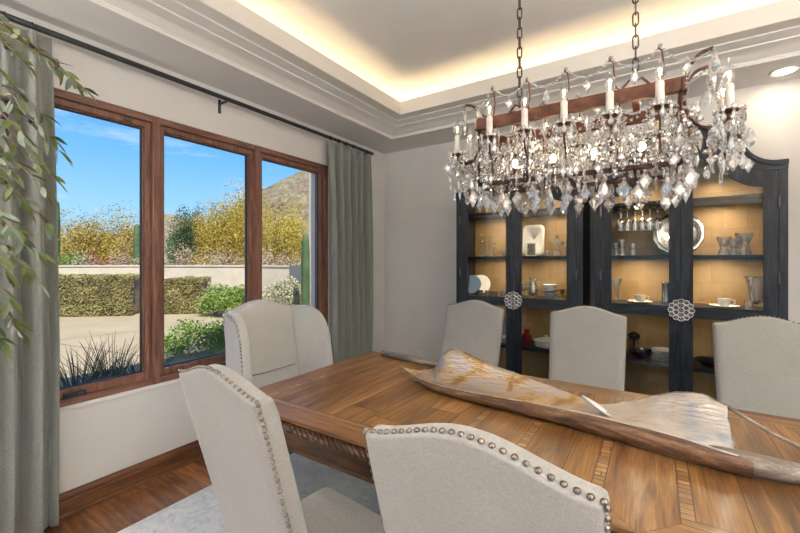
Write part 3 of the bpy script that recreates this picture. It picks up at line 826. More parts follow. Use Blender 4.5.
def outer(x):
    a = abs(x)
    if a >= .51: return 2.08
    if a >= .335: return 2.27-.19*math.sqrt(max(0, 1-((.51-a)/.175)**2))
    return 2.285+.105*math.cos(PI/2*a/.335)
def doortop(x):
    a = abs(x)
    if a >= .475: return 2.025
    if a >= .30: return 2.205-.18*math.sqrt(max(0, 1-((.475-a)/.175)**2))
    return 2.215+.10*math.cos(PI/2*a/.30)
def inner(x):
    a = abs(x)
    if a >= .445: return 1.93
    if a >= .25: return 2.09-.16*math.sqrt(max(0, 1-((.445-a)/.195)**2))
    return 2.10+.075*math.cos(PI/2*a/.25)
def lin(a, b_, n): return [a+(b_-a)*i/n for i in range(n+1)]
YF = 3.45
def cabinet(cx, label, glow):
    t = thing('display_cabinet', label, 'cabinet', (cx, YF, 0), 0, 'arched glass door cabinets')
    H = .559; D = .42
    b = MB(); b.box(-H,0.022,.05,-H+.03,D,2.07); b.box(H-.03,.022,.05,H,D,2.07); b.box(-H,.022,.08,H,D,.14)
    xs = lin(-H, H, 80); b.strip(xs, lambda x: outer(x)-.022, lambda x: outer(x), .022, D)
    b.build('carcass', CABW, t)
    b = MB(); b.strip(xs, lambda x: .14, lambda x: outer(x)-.02, D-.02, D); b.build('back_panel', GOLD, t)
    for (xa_, xb_) in ((-H,-H+.044),(H-.044,H)):
        b = MB(); b.box(xa_,0,.05,xb_,.022,2.03); b.build('face_stile', CABW, t, bevel=.002)
    b = MB(); b.strip(xs, lambda x: max(doortop(x)+.002, 0), lambda x: outer(x), -.006, .022); b.strip(xs, lambda x: outer(x)-.024, lambda x: outer(x)+.006, -.018, D+.0)
    b.build('arched_cornice', CABH, t)
    b = MB(); b.box(-H,-.012,.04,H,.022,.135); b.box(-H-.008,-.02,.0,H+.008,D,.05); b.build('plinth', CABH, t, bevel=.004)
    for z, dp in ((1.463,.36),(1.872,.36),(.652,.36),(1.088,.385)):
        b = MB(); b.box(-H+.03,.025 if z==1.088 else .05,z-.013,H-.03,D-.02,z+.013); b.build('shelf', CABH, t, bevel=.002)
    b = MB(); b.box(-.012,.03,.14,.012,.055,2.1); b.build('centre_post', CABW, t)
    for s_ in (-1, 1):
        lo, hi = (s_*.513, s_*.002) if s_ < 0 else (.002, .513)
        so, si = (lo, hi) if s_ < 0 else (hi, lo)         # outer edge, seam edge
        y0, y1 = -.004, .020; z0 = .14
        go = so-s_*.068; gi = si+s_*.062                   # glass limits
        b = MB()
        for (a_, c_) in ((so, go), (gi, si)):
            xx = lin(min(a_,c_), max(a_,c_), 8); b.strip(xx, lambda x: z0, lambda x: doortop(x)-.001, y0, y1)
        xx = lin(min(go,gi), max(go,gi), 44); b.strip(xx, inner, lambda x: doortop(x)-.001, y0, y1)
        d = b.build('door', CABW, t)
        for (za_, zb2) in ((1.035,1.10),(z0,.26)):
            b = MB(); b.box(min(go,gi),y0,za_,max(go,gi),y1,zb2); b.build('rail', CABH, d)
        # raised bead around the glass
        b = MB()
        for (za, zb_) in ((.26,1.035),(1.10,None)):
            l_, r_ = min(go,gi), max(go,gi)
            b.box(l_,-.009,za,l_+.007,y0+.002,(zb_ or inner(l_))); b.box(r_-.007,-.009,za,r_,y0+.002,(zb_ or inner(r_))); b.box(l_,-.009,za,r_,y0+.002,za+.007)
            if zb_: b.box(l_,-.009,zb_-.007,r_,y0+.002,zb_)
            else: b.strip(lin(l_,r_,40), lambda x: inner(x)-.007, inner, -.009, y0+.002)
        b.build('glazing_bead', CABW, d)
        b = MB(); b.strip(xx, lambda x: 1.10, inner, .008, .011); b.box(min(go,gi),.008,.26,max(go,gi),.011,1.035); b.build('glass_pane', CPANE, d)
        for z in (.45, 1.32, 1.82):
            b = MB(); b.tube([(so+s_*.001,-.009,z-.032),(so+s_*.001,-.009,z+.032)], .0065, 8); b.ball((so+s_*.001,-.009,z+.035),.006); b.ball((so+s_*.001,-.009,z-.035),.006); b.build('hinge', HING, d, smooth=40)
        # half of the round openwork medallion
        b = MB(); R = .016; cz = 1.083
        cen = [(0,0)]+[(.033*math.cos(PI/3*k+PI/6), .033*math.sin(PI/3*k+PI/6)) for k in range(6)]+[(.062*math.cos(PI/6*k), .062*math.sin(PI/6*k)) for k in range(12)]
        for (cx_, cz_) in cen:
            if s_*cx_ < -.001: continue
            rr = R*1.08 if math.hypot(cx_,cz_) < .05 else R*.95
            yy = -.030+.16*(cx_**2+cz_**2)**.5*.25
            a0, a1 = (0, 2*PI)
            if abs(cx_) < .008:
                aa = [(-PI/2+PI*k/9) if s_ > 0 else (PI/2+PI*k/9) for k in range(10)]
                b.tube([(cx_+rr*math.cos(q_)+s_*.002, yy, cz+cz_+rr*math.sin(q_)) for q_ in aa], .0042, 6)
            else:
                pts = [(cx_+rr*math.cos(2*PI*k/14), yy, cz+cz_+rr*math.sin(2*PI*k/14)) for k in range(14)]
                if all(p[0]*s_ > 0 for p in pts) or True: b.tube([(max(.002,p[0]) if s_>0 else min(-.002,p[0]),p[1],p[2]) for p in pts], .0042, 6, closed=True)
            b.ball((cx_ if abs(cx_)>.008 else s_*.005, yy, cz+cz_), .0055, 6, 4)
            b.tube([(cx_ if abs(cx_)>.008 else s_*.006, yy, cz+cz_),(cx_ if abs(cx_)>.008 else s_*.006, y0, cz+cz_)], .003, 5)
        tag(b.build('medallion_pull', PEWT, d, smooth=50), 'half of a round pewter openwork medallion')
    # puck lights under the arch and the shelf line
    for (x, z, e) in ((-.27,2.05,glow*.8),(.27,2.05,glow*.8),(-.27,1.856,glow*1.1),(.27,1.856,glow*1.1),(-.27,1.447,glow*.9),(.27,1.447,glow*.9),(-.27,1.072,glow*.08),(.27,1.072,glow*.08)):
        if e <= 0: continue
        ld = bpy.data.lights.new('cabinet_puck', 'AREA'); ld.shape='DISK'; ld.size=.06; ld.energy=e; ld.color=(1,.82,.58)
        o = bpy.data.objects.new('cabinet_puck', ld); COL.objects.link(o); o.location = (cx+x, YF+.14, z)
        b = MB(); b.lathe([(.03,.0),(.03,.008),(1e-5,.008)][::1], 14); b.build('puck_light', HING, t, loc=(x,.14,z+.002))
    return t
cabinet(-1.054, 'tall arched dark blue-black display cabinet with glass doors, the left one near the corner', LP_CAB*.7)
cabinet(.149, 'tall arched dark display cabinet with glass doors, the right one by the white wall', LP_CAB*1.25)

# ---------------------------------------------------------------- things on the shelves
CRY = m_cut('clear_crystal', .03, .22, .35)
WARE = m_plain('white_china', (.74,.72,.68), .25)
CREAM = m_plain('cream_china', (.66,.60,.50), .3)
BRASS = m_noisy('antique_brass', (.48,.33,.16), (.66,.48,.26), 30, .3, .9)
BLK = m_plain('black_glaze', (.018,.018,.02), .2)
BLUE = m_plain('blue_china', (.16,.24,.36), .25)
RED = m_plain('red_glass', (.30,.02,.025), .15)
S1, S2, S3 = 1.476, 1.101, .665
def item(name, label, cat, px, Y, z, prof, mat, n=20, group=None, sx=1, sy=1, loc=None):
    x = onY(px, Y) if loc is None else loc
    b = MB(); b.lathe(prof, n, sx=sx, sy=sy); o = b.build(name, mat, smooth=35, loc=(x,Y,z+.0005)); tag(o, label, cat, group); return o
def candlestick(h): return [(.028,0),(.028,.006),(.012,.012),(.008,.03),(.013,.045),(.007,.06),(.007,h*.55),(.012,h*.6),(.007,h*.66),(.009,h*.86),(.018,h*.92),(.018,h),(.010,h),(.010,h-.02)]
g = 'crystal candlesticks in the left cabinet'
item('candlestick','tallest clear crystal candlestick on the upper shelf of the left cabinet','candlestick',482,3.64,S1,candlestick(.215),CRY,group=g)
item('candlestick','middle-height crystal candlestick on the left cabinet shelf, just right of the tallest','candlestick',487,3.70,S1,candlestick(.165),CRY,group=g)
item('candlestick','shortest crystal candlestick on the left cabinet shelf, right of the other two','candlestick',494.5,3.62,S1,candlestick(.13),CRY,group=g)
item('trinket_bowl','small cut crystal bowl right of the candlesticks in the left cabinet','bowl',505,3.60,S1,[(.02,0),(.022,.004),(.034,.022),(.037,.046),(.033,.046),(.028,.01),(1e-5,.008)],CRY)
# white platter on a stand with a small photo
pt = thing('serving_platter','upright white rounded rectangular platter with scalloped rim in the left cabinet','platter',(onY(533,3.76),3.76,S1))
def rrect(w,h,r,n=6,wave=0):
    pts=[]
    for (cx_,cy_,a0) in ((w-r,h-r,0),(-w+r,h-r,PI/2),(-w+r,-h+r,PI),(w-r,-h+r,1.5*PI)):
        for k in range(n+1):
            a=a0+PI/2*k/n; pts.append((cx_+r*math.cos(a),cy_+r*math.sin(a)))
    return pts
b = MB(); vs=[]; rings=[(1.0,0.0),(.98,-.012),(.76,-.008),(.7,.004),(.0001,.004)]
P0=rrect(.098,.145,.045,6); n=len(P0)
for (s_,y) in rings:
    for i_,(x,z) in enumerate(P0): 
        w=1+.02*math.sin(i_*PI)*(s_>.9); ez=(x*(1-(1-s_)*1.0), z*(1-(1-s_)*.8) if s_>.1 else 0); vs.append((ez[0]*w, y+ (z+.145)*.12, .150+ez[1]))
fs=[(i*n+k,i*n+(k+1)%n,(i+1)*n+(k+1)%n,(i+1)*n+k) for i in range(4) for k in range(n)]
b.add(vs,fs); o=b.build('dish', WARE, pt, smooth=0, solid=.005)
b = MB(); b.tube([(-.05,-.03,.002),(-.05,.03,.002),(-.05,.036,.09)],.003,6); b.tube([(.05,-.03,.002),(.05,.03,.002),(.05,.036,.09)],.003,6); b.build('easel', HING, pt, smooth=0)
fr_ = thing('photo_frame','small framed dark photograph standing before the white platter in the left cabinet','photo frame',(onY(531,3.70),3.70,S1))
b = MB(); b.M=Matrix.Rotation(-.12,4,'X'); b.box(-.045,0,.0,.045,.006,.13); b.build('frame', WARE, fr_, bevel=.002)
b = MB(); b.M=Matrix.Rotation(-.12,4,'X'); b.box(-.034,-.0015,.012,.034,.001,.118); b.build('photo', m_noisy('dark_photo',(.05,.05,.06),(.3,.27,.25),30,.4), fr_)
# crystal cross
b = MB(); b.box(-.03,-.02,0,.03,.02,.045); b.box(-.011,-.008,.045,.011,.008,.17); b.box(-.045,-.008,.10,.045,.008,.122)
for (x,z) in ((-.045,.111),(.045,.111),(0,.17)): b.ball((x,0,z),.016,8,5)
o=b.build('crystal_cross',CRY,loc=(onY(557,3.66),3.66,S1+.0005),bevel=.003); tag(o,'clear crystal cross on a block base on the left cabinet upper shelf','ornament')
item('perfume_bottle','small amber bottle at the right end of the left cabinet upper shelf','bottle',566,3.66,S1,[(.016,0),(.018,.01),(.018,.05),(.007,.06),(.007,.075),(.011,.078),(.011,.10),(1e-5,.105)],BRASS,14)
item('shot_glass','tiny clear glass between the platter and the cross in the left cabinet','glass',547,3.62,S1,[(.016,0),(.02,.05),(.018,.05),(.014,.006),(1e-5,.006)],CRY,14)
# second shelf, left cabinet
def plate_prof(r): return [(r*.5,0),(r*.55,.004),(r*.95,.016),(r,.019),(r*.97,.021),(r*.55,.009),(1e-5,.007)]
for i,(px,y,m_,lb) in enumerate(((472,3.70,BLUE,'blue china plate leaning at the far left of the left cabinet second shelf'),(481,3.74,WARE,'grey-white china plate leaning behind the small gold cups in the left cabinet'))):
    b=MB(); b.lathe(plate_prof(.095),28); o=b.build('china_plate',m_,smooth=35,loc=(onY(px,y),y,S2+.092),rot=(math.radians(75),0,.25)); tag(o,lb,'plate','plates leaning in the left cabinet')
cup=[(.018,0),(.02,.006),(.026,.035),(.027,.05),(.024,.05),(.017,.008),(1e-5,.007)]
for px,lb in ((480,'small gold cup, leftmost of the three before the leaning plates'),(488,'small gold cup, middle of the three before the leaning plates'),(495,'small gold cup, rightmost of the three before the leaning plates')):
    item('gold_cup',lb,'cup',px,3.56,S2,cup,BRASS,16,'small gold cups in the left cabinet')
item('glass_bowl','small faceted glass bowl beside the medallion in the left cabinet','bowl',504,3.56,S2,[(.02,0),(.036,.02),(.04,.055),(.036,.055),(.03,.02),(1e-5,.012)],CRY,10)
pit=thing('glass_pitcher','clear glass pitcher standing just right of the left cabinet medallion','pitcher',(onY(533,3.64),3.64,S2))
b=MB(); b.lathe([(.035,0),(.037,.006),(.045,.04),(.042,.09),(.028,.13),(.03,.155),(.037,.175),(.034,.175),(.026,.155),(.024,.13),(.037,.09),(.04,.04),(1e-5,.01)],22); b.build('jug',CRY,pit,smooth=40)
b=MB(); b.tube([(.03,0,.16),(.06,0,.155),(.072,0,.12),(.062,0,.08),(.042,0,.06)],.005,7); b.build('handle',CRY,pit,smooth=0)
for k,(px,y,r,lb) in enumerate(((524,3.58,.020,'short stemmed glass at the left behind the medallion of the left cabinet'),(528,3.70,.022,'taller stemmed glass behind the glass pitcher in the left cabinet'))):
    item('stemmed_glass',lb,'glass',px,y,S2,[(.026,0),(.024,.003),(.004,.006),(.004,.05),(r*.8,.065),(r,.09+.02*k),(r*.9,.12+.02*k),(r*.85,.12+.02*k),(r*.7,.07),(1e-5,.06)],CRY,14,'stemware in the left cabinet')
bw=[(.03,0),(.032,.008),(.05,.03),(.062,.05),(.058,.05),(.045,.028),(1e-5,.012)]
item('china_bowl','white footed bowl with blue band, bottom of the stack in the left cabinet','bowl',550,3.62,S2,bw,WARE,group='stacked bowls in the left cabinet')
item('china_plate','blue-rimmed plate between the two stacked bowls in the left cabinet','plate',550,3.62,S2+.051,plate_prof(.075),BLUE)
item('china_bowl','white bowl on top of the stack in the left cabinet','bowl',550,3.62,S2+.072,bw,WARE,group='stacked bowls in the left cabinet')
for px,y,lb in ((562,3.60,'brass goblet left of the other at the right end of the left cabinet second shelf'),(569,3.64,'brass goblet, rightmost on the left cabinet second shelf')):
    item('brass_goblet',lb,'goblet',px,y,S2,[(.024,0),(.022,.004),(.005,.01),(.005,.04),(.018,.055),(.022,.085),(.019,.085),(.014,.06),(1e-5,.055)],BRASS,14,'brass goblets in the left cabinet')
item('glass_bottle','tiny clear vial before the brass goblets in the left cabinet','bottle',557.5,3.53,S2,[(.012,0),(.013,.03),(.005,.04),(.005,.055),(1e-5,.056)],CRY,12)
# lower shelf, left cabinet
item('casserole_dish','round white casserole dish on the lower shelf of the left cabinet','dish',546,3.62,S3,[(.08,0),(.095,.01),(.1,.055),(.11,.062),(.1,.064),(.09,.07),(.03,.085),(.012,.09),(.014,.105),(1e-5,.108)],WARE,26)
item('red_vase','round red glass vase left of the white casserole in the left cabinet','vase',527,3.64,S3,[(.02,0),(.022,.005),(.045,.05),(.04,.09),(.018,.11),(.026,.135),(.022,.135),(.012,.11),(1e-5,.1)],RED,20)
for k in range(4):
    item('china_plate',['white plate at the bottom of the stack in the left cabinet lower shelf','second white plate from the bottom of the left cabinet stack','third white plate from the bottom of the left cabinet stack','topmost white plate of the left cabinet stack'][k],'plate',502,3.62,S3+.010*k,plate_prof(.10),WARE,26,'stacked plates in the left cabinet')
item('blue_jar','blue china jar standing behind the plates on the left cabinet lower shelf','jar',503,3.77,S3,[(.04,0),(.07,.05),(.075,.12),(.045,.17),(.03,.18),(.032,.20),(.03,.20),(1e-5,.19)],BLUE,22)
item('soup_tureen','white tureen on the bottom of the left cabinet','tureen',541,3.64,.14,[(.05,0),(.06,.02),(.10,.08),(.105,.12),(.09,.15),(.02,.18),(.02,.2),(1e-5,.21)],WARE,24)
# right cabinet, upper shelf : hanging stemware rail with glasses
rk=thing('stemware_rack','dark wooden rack under the top shelf of the right cabinet holding upturned glasses','glass rack',(-.10,3.66,1.858))
b=MB()
for x in lin(-.19,.16,7): b.box(x-.006,-.12,-.022,x+.006,.12,-.012); b.box(x-.002,-.12,-.013,x+.002,.12,0)
b.build('runner',CABH,rk)
sg=[(.030,0),(.028,-.003),(.0035,-.008),(.0035,-.075),(.02,-.09),(.03,-.12),(.026,-.165),(.0245,-.165),(.028,-.12),(.018,-.094),(1e-5,-.088)]
k=0
for row,y in enumerate((3.60,3.72)):
    for i in range(6):
        x=-.10-.165+.05+i*.05-.025; 
        b=MB(); b.lathe(sg,14); o=b.build('wine_glass',CRY,smooth=40,loc=(x,y,1.8445))
        tag(o,'upturned wine glass in the %s row of the right cabinet rack, %s from left'%(('front','back')[row],('first','second','third','fourth','fifth','last')[i]),'glass','wine glasses hanging in the right cabinet')
# round silver tray
tr=thing('silver_tray','large round silver tray with scalloped rim leaning at the back of the right cabinet','tray',(onY(678,3.75),3.75,S1))
b=MB(); vs=[]; NN=96; RR=.165
for (r,y) in ((RR,-.004),(RR*.97,-.011),(RR*.9,-.006),(RR*.80,-.010),(RR*.76,.002),(RR*.74,.004),(.0005,.004)):
    for k in range(NN):
        a=2*PI*k/NN; w=1+(.022*abs(math.sin(a*6)) if r>RR*.93 else 0); vs.append((r*w*math.cos(a), y+(r*math.sin(a)+RR)*.15, RR+.004+r*w*math.sin(a)))
fs=[(i*NN+k,i*NN+(k+1)%NN,(i+1)*NN+(k+1)%NN,(i+1)*NN+k) for i in range(6) for k in range(NN)]
b.add(vs,fs); b.build('dish',SILV,tr,smooth=0,solid=.003)
b=MB()
for s_ in (-1,1): b.tube([(s_*.06,-.03,.003),(s_*.06,.04,.003),(s_*.06,.05,.12)],.003,6)
b.build('easel',HING,tr,smooth=0)
tum=[(.026,0),(.026,.012),(.017,.035),(.022,.06),(.032,.085),(.034,.10),(.031,.10),(.02,.062),(1e-5,.04)]
def tm(px,y,s_,z,lb,g='cut crystal tumblers in the right cabinet'):
    item('crystal_goblet',lb,'glass',px,y,z,[(r*s_,h*s_) for r,h in tum],CRY,8,g)
tm(724,3.60,1.3,S1,'cut crystal goblet at the left of the group right of the silver tray')
tm(734,3.57,.95,S1,'smallest cut crystal goblet, centre front of the group in the right cabinet')
tm(744,3.62,1.55,S1,'tallest cut crystal goblet at the right of the group in the right cabinet')
tm(738,3.70,1.2,S1,'cut crystal goblet at the back of the group in the right cabinet')
for px,y,h,lb in ((616,3.62,.10,'short clear glass at the left end of the right cabinet upper shelf'),(622,3.56,.125,'tall clear glass with thick base near the left end of the right cabinet upper shelf'),(633,3.60,.095,'clear tumbler between the tall glass and the silver tray')):
    item('drinking_glass',lb,'glass',px,y,S1,[(.022,0),(.022,.01),(.016,.03),(.02,h*.6),(.024,h),(.022,h),(.017,h*.6),(1e-5,.04)],CRY,12,'clear glasses on the right cabinet upper shelf')
# right cabinet second shelf
item('footed_vase','clear trumpet vase at the left end of the right cabinet second shelf','vase',617,3.60,S2,[(.035,0),(.033,.005),(.008,.012),(.014,.05),(.018,.12),(.04,.19),(.038,.19),(.014,.12),(1e-5,.03)],CRY,18)
def cupsaucer(px,y,lb1,lb2,m_,s_=1.0):
    x=onY(px,y)
    b=MB(); b.lathe([(r*s_,z) for r,z in plate_prof(.085)],28); o=b.build('saucer',m_,smooth=35,loc=(x,y,S2+.0005)); tag(o,lb2,'saucer','saucers in the right cabinet')
    t=thing('coffee_cup',lb1,'cup',(x,y,S2+.009),0,'coffee cups in the right cabinet')
    b=MB(); b.lathe([(.022*s_,0),(.024*s_,.004),(.034*s_,.02),(.038*s_,.058),(.035*s_,.058),(.03*s_,.02),(1e-5,.008)],22); b.build('bowl',m_,t,smooth=40)
    b=MB(); b.tube([(.036,0,.05),(.058,0,.048),(.060,0,.028),(.040,0,.016)],.0035,6); b.build('handle',m_,t,smooth=0)
cupsaucer(640,3.58,'cream china cup on a saucer left of the right cabinet medallion','cream saucer under the cup left of the medallion',CREAM)
cupsaucer(724,3.56,'white china cup on a saucer right of the right cabinet medallion','white saucer under the cup right of the medallion',WARE)
sp=thing('silver_pitcher','tall polished silver pitcher just left of the right cabinet medallion','pitcher',(onY(667,3.64),3.64,S2))
b=MB(); b.lathe([(.038,0),(.04,.006),(.036,.03),(.036,.15),(.04,.165),(.037,.165),(.033,.15),(1e-5,.14)],24); b.build('body',SILV,sp,smooth=40)
b=MB(); b.tube([(.036,0,.14),(.06,0,.145),(.068,0,.11),(.062,0,.06),(.036,0,.04)],.005,7); b.build('handle',SILV,sp,smooth=0)
item('flared_vase','tall flared clear glass vase at the right end of the right cabinet second shelf','vase',756,3.60,S2,[(.05,0),(.05,.008),(.03,.02),(.036,.06),(.042,.13),(.06,.215),(.07,.225),(.057,.215),(.038,.13),(.031,.06),(1e-5,.03)],CRY,24)
item('glass_tumbler','small clear tumbler in front of the flared vase','glass',749,3.52,S2,[(.02,0),(.024,.06),(.022,.06),(.018,.006),(1e-5,.006)],CRY,14)
# lower shelf, right cabinet
bowlp=[(.035,0),(.04,.01),(.085,.05),(.095,.065),(.09,.065),(.07,.04),(1e-5,.015)]
item('black_bowl','wide black bowl on the lower shelf of the right cabinet, behind the middle far chair','bowl',641,3.62,S3,bowlp,BLK,26)
item('black_pot','small black lidded pot on a stand behind the wide black bowl','pot',634,3.77,S3,[(.03,0),(.008,.01),(.008,.11),(.04,.13),(.045,.155),(.03,.17),(.008,.18),(1e-5,.182)],BLK,20)
for k in range(6):
    item('white_plate','white plate in the stack left of the right cabinet centre, '+['at the bottom','second from the bottom','third from the bottom','third from the top','second from the top','at the top'][k],'plate',666,3.60,S3+.014*k,plate_prof(.095),WARE,28,'stacked plates in the right cabinet')
item('black_tray','oval black tray on the lower shelf right of the medallion','tray',722,3.62,S3,[(.10,0),(.12,.02),(.15,.05),(.145,.052),(.11,.024),(1e-5,.006)],BLK,30,sx=1.1,sy=.7)
item('cut_glass_bowl','clear glass bowl on the bottom of the right cabinet','bowl',640,3.62,.14,[(.04,0),(.08,.05),(.10,.12),(.095,.12),(.07,.05),(1e-5,.02)],CRY,16)

# ================================================================ CHANDELIER
CC = (-.285, 1.735)
RUST = m_noisy('rusted_iron', (.05,.017,.010), (.145,.055,.03), 30, .55, .4, bump=.3)
RUSTD = m_noisy('dark_rusted_iron', (.025,.011,.009), (.07,.028,.018), 30, .6, .3, bump=.3)
CHM = m_noisy('iron_chain', (.05,.038,.033), (.12,.09,.075), 30, .5, .8)
WAX = m_noisy('ivory_candle_sleeve', (.62,.58,.52), (.75,.71,.66), 40, .45)
PEND = m_cut('cut_crystal', .05, .28, .30)
BULB = m_crystal('clear_bulb', 1.1, .45, .06)
FIL = m_emit('bulb_filament', (1,.66,.30), 14)
ch = thing('chandelier','long rectangular rusted iron chandelier with candle bulbs and dense crystal drops over the table','chandelier',(CC[0],CC[1],1.65))
Z0 = 1.65
def Zl(z): return z-Z0
HX, HY = .36, .135
def rbox(b, hx, hy, z0, z1, w):
    b.box(-hx,-hy-w,Zl(z0),hx,-hy+w,Zl(z1)); b.box(-hx,hy-w,Zl(z0),hx,hy+w,Zl(z1)); b.box(-hx-w,-hy-w,Zl(z0),-hx+w,hy+w,Zl(z1)); b.box(hx-w,-hy-w,Zl(z0),hx+w,hy+w,Zl(z1))
b = MB(); rbox(b, HX, HY, 2.005, 2.05, .006); rbox(b, HX, HY, 2.0, 2.008, .012); b.build('upper_rail', RUST, ch, bevel=.0015)
b = MB(); rbox(b, HX-.01, HY-.01, 1.758, 1.776, .005)
for x in (-.22, 0, .22): b.box(x-.005,-HY,Zl(1.757),x+.005,HY,Zl(1.77))
b.build('lower_rail', RUSTD, ch, bevel=.0015)
for x in (-HX+.005, -.15, .15, HX-.005):
    for y in (-HY, HY):
        b = MB(); b.tube([(x,y,Zl(1.76)),(x,y,Zl(2.03))], .0045, 6); b.build('upright', RUSTD, ch, smooth=0)
for x in (-.22, .22):
    b = MB(); b.box(x-.012,-HY,Zl(2.03),x+.012,HY,Zl(2.045)); b.build('cross_bar', RUST, ch, bevel=.002)
    b = MB(); b.tube([(x-.05,0,Zl(2.045)),(x-.045,0,Zl(2.10)),(x-.02,0,Zl(2.13)),(x,0,Zl(2.12)),(x+.02,0,Zl(2.13)),(x+.045,0,Zl(2.10)),(x+.05,0,Zl(2.045))], .005, 6); b.build('hanger_scroll', RUST, ch, smooth=0)
    # chain
    z = 2.115; k = 0; b = MB()
    while z < 3.07:
        pts = []
        for i in range(16):
            a = 2*PI*i/16; u = .0095*math.cos(a); w = .013*math.sin(a)+(.013 if math.sin(a) > 0 else -.013)
            pts.append((x+(u if k%2 else 0), (0 if k%2 else u), Zl(z+.0245+w)))
        b.tube(pts, .0032, 6, closed=True); z += .0435; k += 1
    b.build('chain', CHM, ch, smooth=0)
    b = MB(); b.lathe([(.05,0),(.05,.008),(.03,.02),(.008,.03),(.006,.06),(1e-5,.06)][::-1] and [(1e-5,-.05),(.006,-.05),(.008,-.03),(.03,-.02),(.05,-.008),(.05,0)], 20, (x,0,Zl(ZU))); b.build('ceiling_canopy', RUST, ch, smooth=40)
# scroll ends
for sx in (-1, 1):
    for y in (-.075, .075):
        b = MB(); c = (HX+.0,)
        P = [(HX+.085,2.148),(HX+.045,2.14),(HX+.015,2.09),(HX+.004,2.01),(HX+.012,1.94),(HX+.045,1.89),(HX+.085,1.878),(HX+.118,1.895),(HX+.126,1.925)]
        cvv = [Vector((sx*x_, y, Zl(z_))) for x_, z_ in P]
        for _ in range(2):
            r_ = [cvv[0]]
            for i in range(len(cvv)-1): r_ += [cvv[i]*.75+cvv[i+1]*.25, cvv[i]*.25+cvv[i+1]*.75]
            cvv = r_+[cvv[-1]]
        b.tube(cvv, .006, 7); b.build('scroll_arm', RUST, ch, smooth=0)
def faceted(b, outline, th, c, rz=0, s=1.0, tz=0):
    """kite-like cut drop hanging below c: outline of (x,z) with z<=0, front and back ridge"""
    n = len(outline); ca, sa = math.cos(rz), math.sin(rz); vs = []
    cz = sum(z for _, z in outline)/n
    def P(x, y, z):
        x, y, z = x*s, y*s, z*s
        return (c[0]+x*ca-y*sa, c[1]+x*sa+y*ca, c[2]+z)
    for (x, z) in outline: vs.append(P(x, 0, z))
    for sd in (1, -1):
        for (x, z) in outline: vs.append(P(x*.5, sd*th, cz+(z-cz)*.5))
        
    fs = []
    for i in range(n):
        j = (i+1) % n; fs.append((i, j, n+j, n+i)); fs.append((j, i, 2*n+i, 2*n+j))
    fs.append(tuple(n+i for i in range(n))); fs.append(tuple(2*n+i for i in range(n-1,-1,-1)))
    b.add(vs, fs)
KITE = [(0,0),(.006,-.004),(.010,-.012),(.019,-.022),(.0165,-.029),(.013,-.036),(.008,-.042),(.005,-.050),(0,-.056),(-.005,-.050),(-.008,-.042),(-.013,-.036),(-.0165,-.029),(-.019,-.022),(-.010,-.012),(-.006,-.004)]
PEAR = [(0,0),(.005,-.006),(.009,-.02),(.015,-.036),(.014,-.046),(.008,-.055),(0,-.060),(-.008,-.055),(-.014,-.046),(-.015,-.036),(-.009,-.02),(-.005,-.006)]
SPEAR = [(0,0),(.007,-.01),(.009,-.025),(.006,-.05),(0,-.075),(-.006,-.05),(-.009,-.025),(-.007,-.01)]
OCT = [(.009*math.cos(PI/8+PI/4*k), -.009+.009*math.sin(PI/8+PI/4*k)) for k in range(8)]
meshes = {}
for nm, ol, th in (('kite',KITE,.007),('pear',PEAR,.006),('spear',SPEAR,.005)):
    b = MB(); faceted(b, ol, th, (0,0,0)); o = b.build('crystal_drop', PEND, ch); meshes[nm] = o.data; bpy.data.objects.remove(o)
NP = [0]
drops = []   # (kind, pos, rz, scale)
rc = random.Random(11)
# bottom fringe along the lower rail, front and back
for sy in (-1, 1):
    for i in range(13):
        x = -.38+.76*i/12; L = .012+.02*(i%2)
        drops.append((('kite','kite','pear')[i%3], (x, sy*(HY+.006), Zl(1.755-L)), rc.uniform(-.5,.5), rc.uniform(1.25,1.45)))
    for i in range(7):
        x = -.35+.70*i/6; drops.append(('kite', (x, sy*(HY+.006), Zl(1.705)), rc.uniform(-.5,.5), rc.uniform(1.05,1.25)))
for i in range(6):
    for sx in (-1, 1): drops.append((('kite','spear')[i%2], (sx*(HX+.02), -.11+.22*i/5, Zl(1.76-.02*(i%2))), rc.uniform(-1,1.6), 1.15))
b_str = MB()
def ballc(c, r): b_str.lathe([(1e-5,-r),(r*.8,-r*.6),(r,0),(r*.8,r*.6),(1e-5,r)], 6, c)
def garland(p, q_, sag, step=.014, r=.006):
    p = Vector(p); q_ = Vector(q_); L = (q_-p).length; n = max(3, int((L+sag)/step))
    for i in range(n+1):
        u = i/n; c = p.lerp(q_, u); c.z -= sag*4*u*(1-u); ballc(c, r)
CX = [-.295,-.15,-.004,.148,.296]
cand = []
for x in CX: cand += [(x, -HY-.035, 1.952, 1), (x, HY+.035, 1.952, 1)]
for sx in (-1, 1): cand += [(sx*(HX+.126), -.075, 1.93, 0), (sx*(HX+.126), .075, 1.93, 0)]
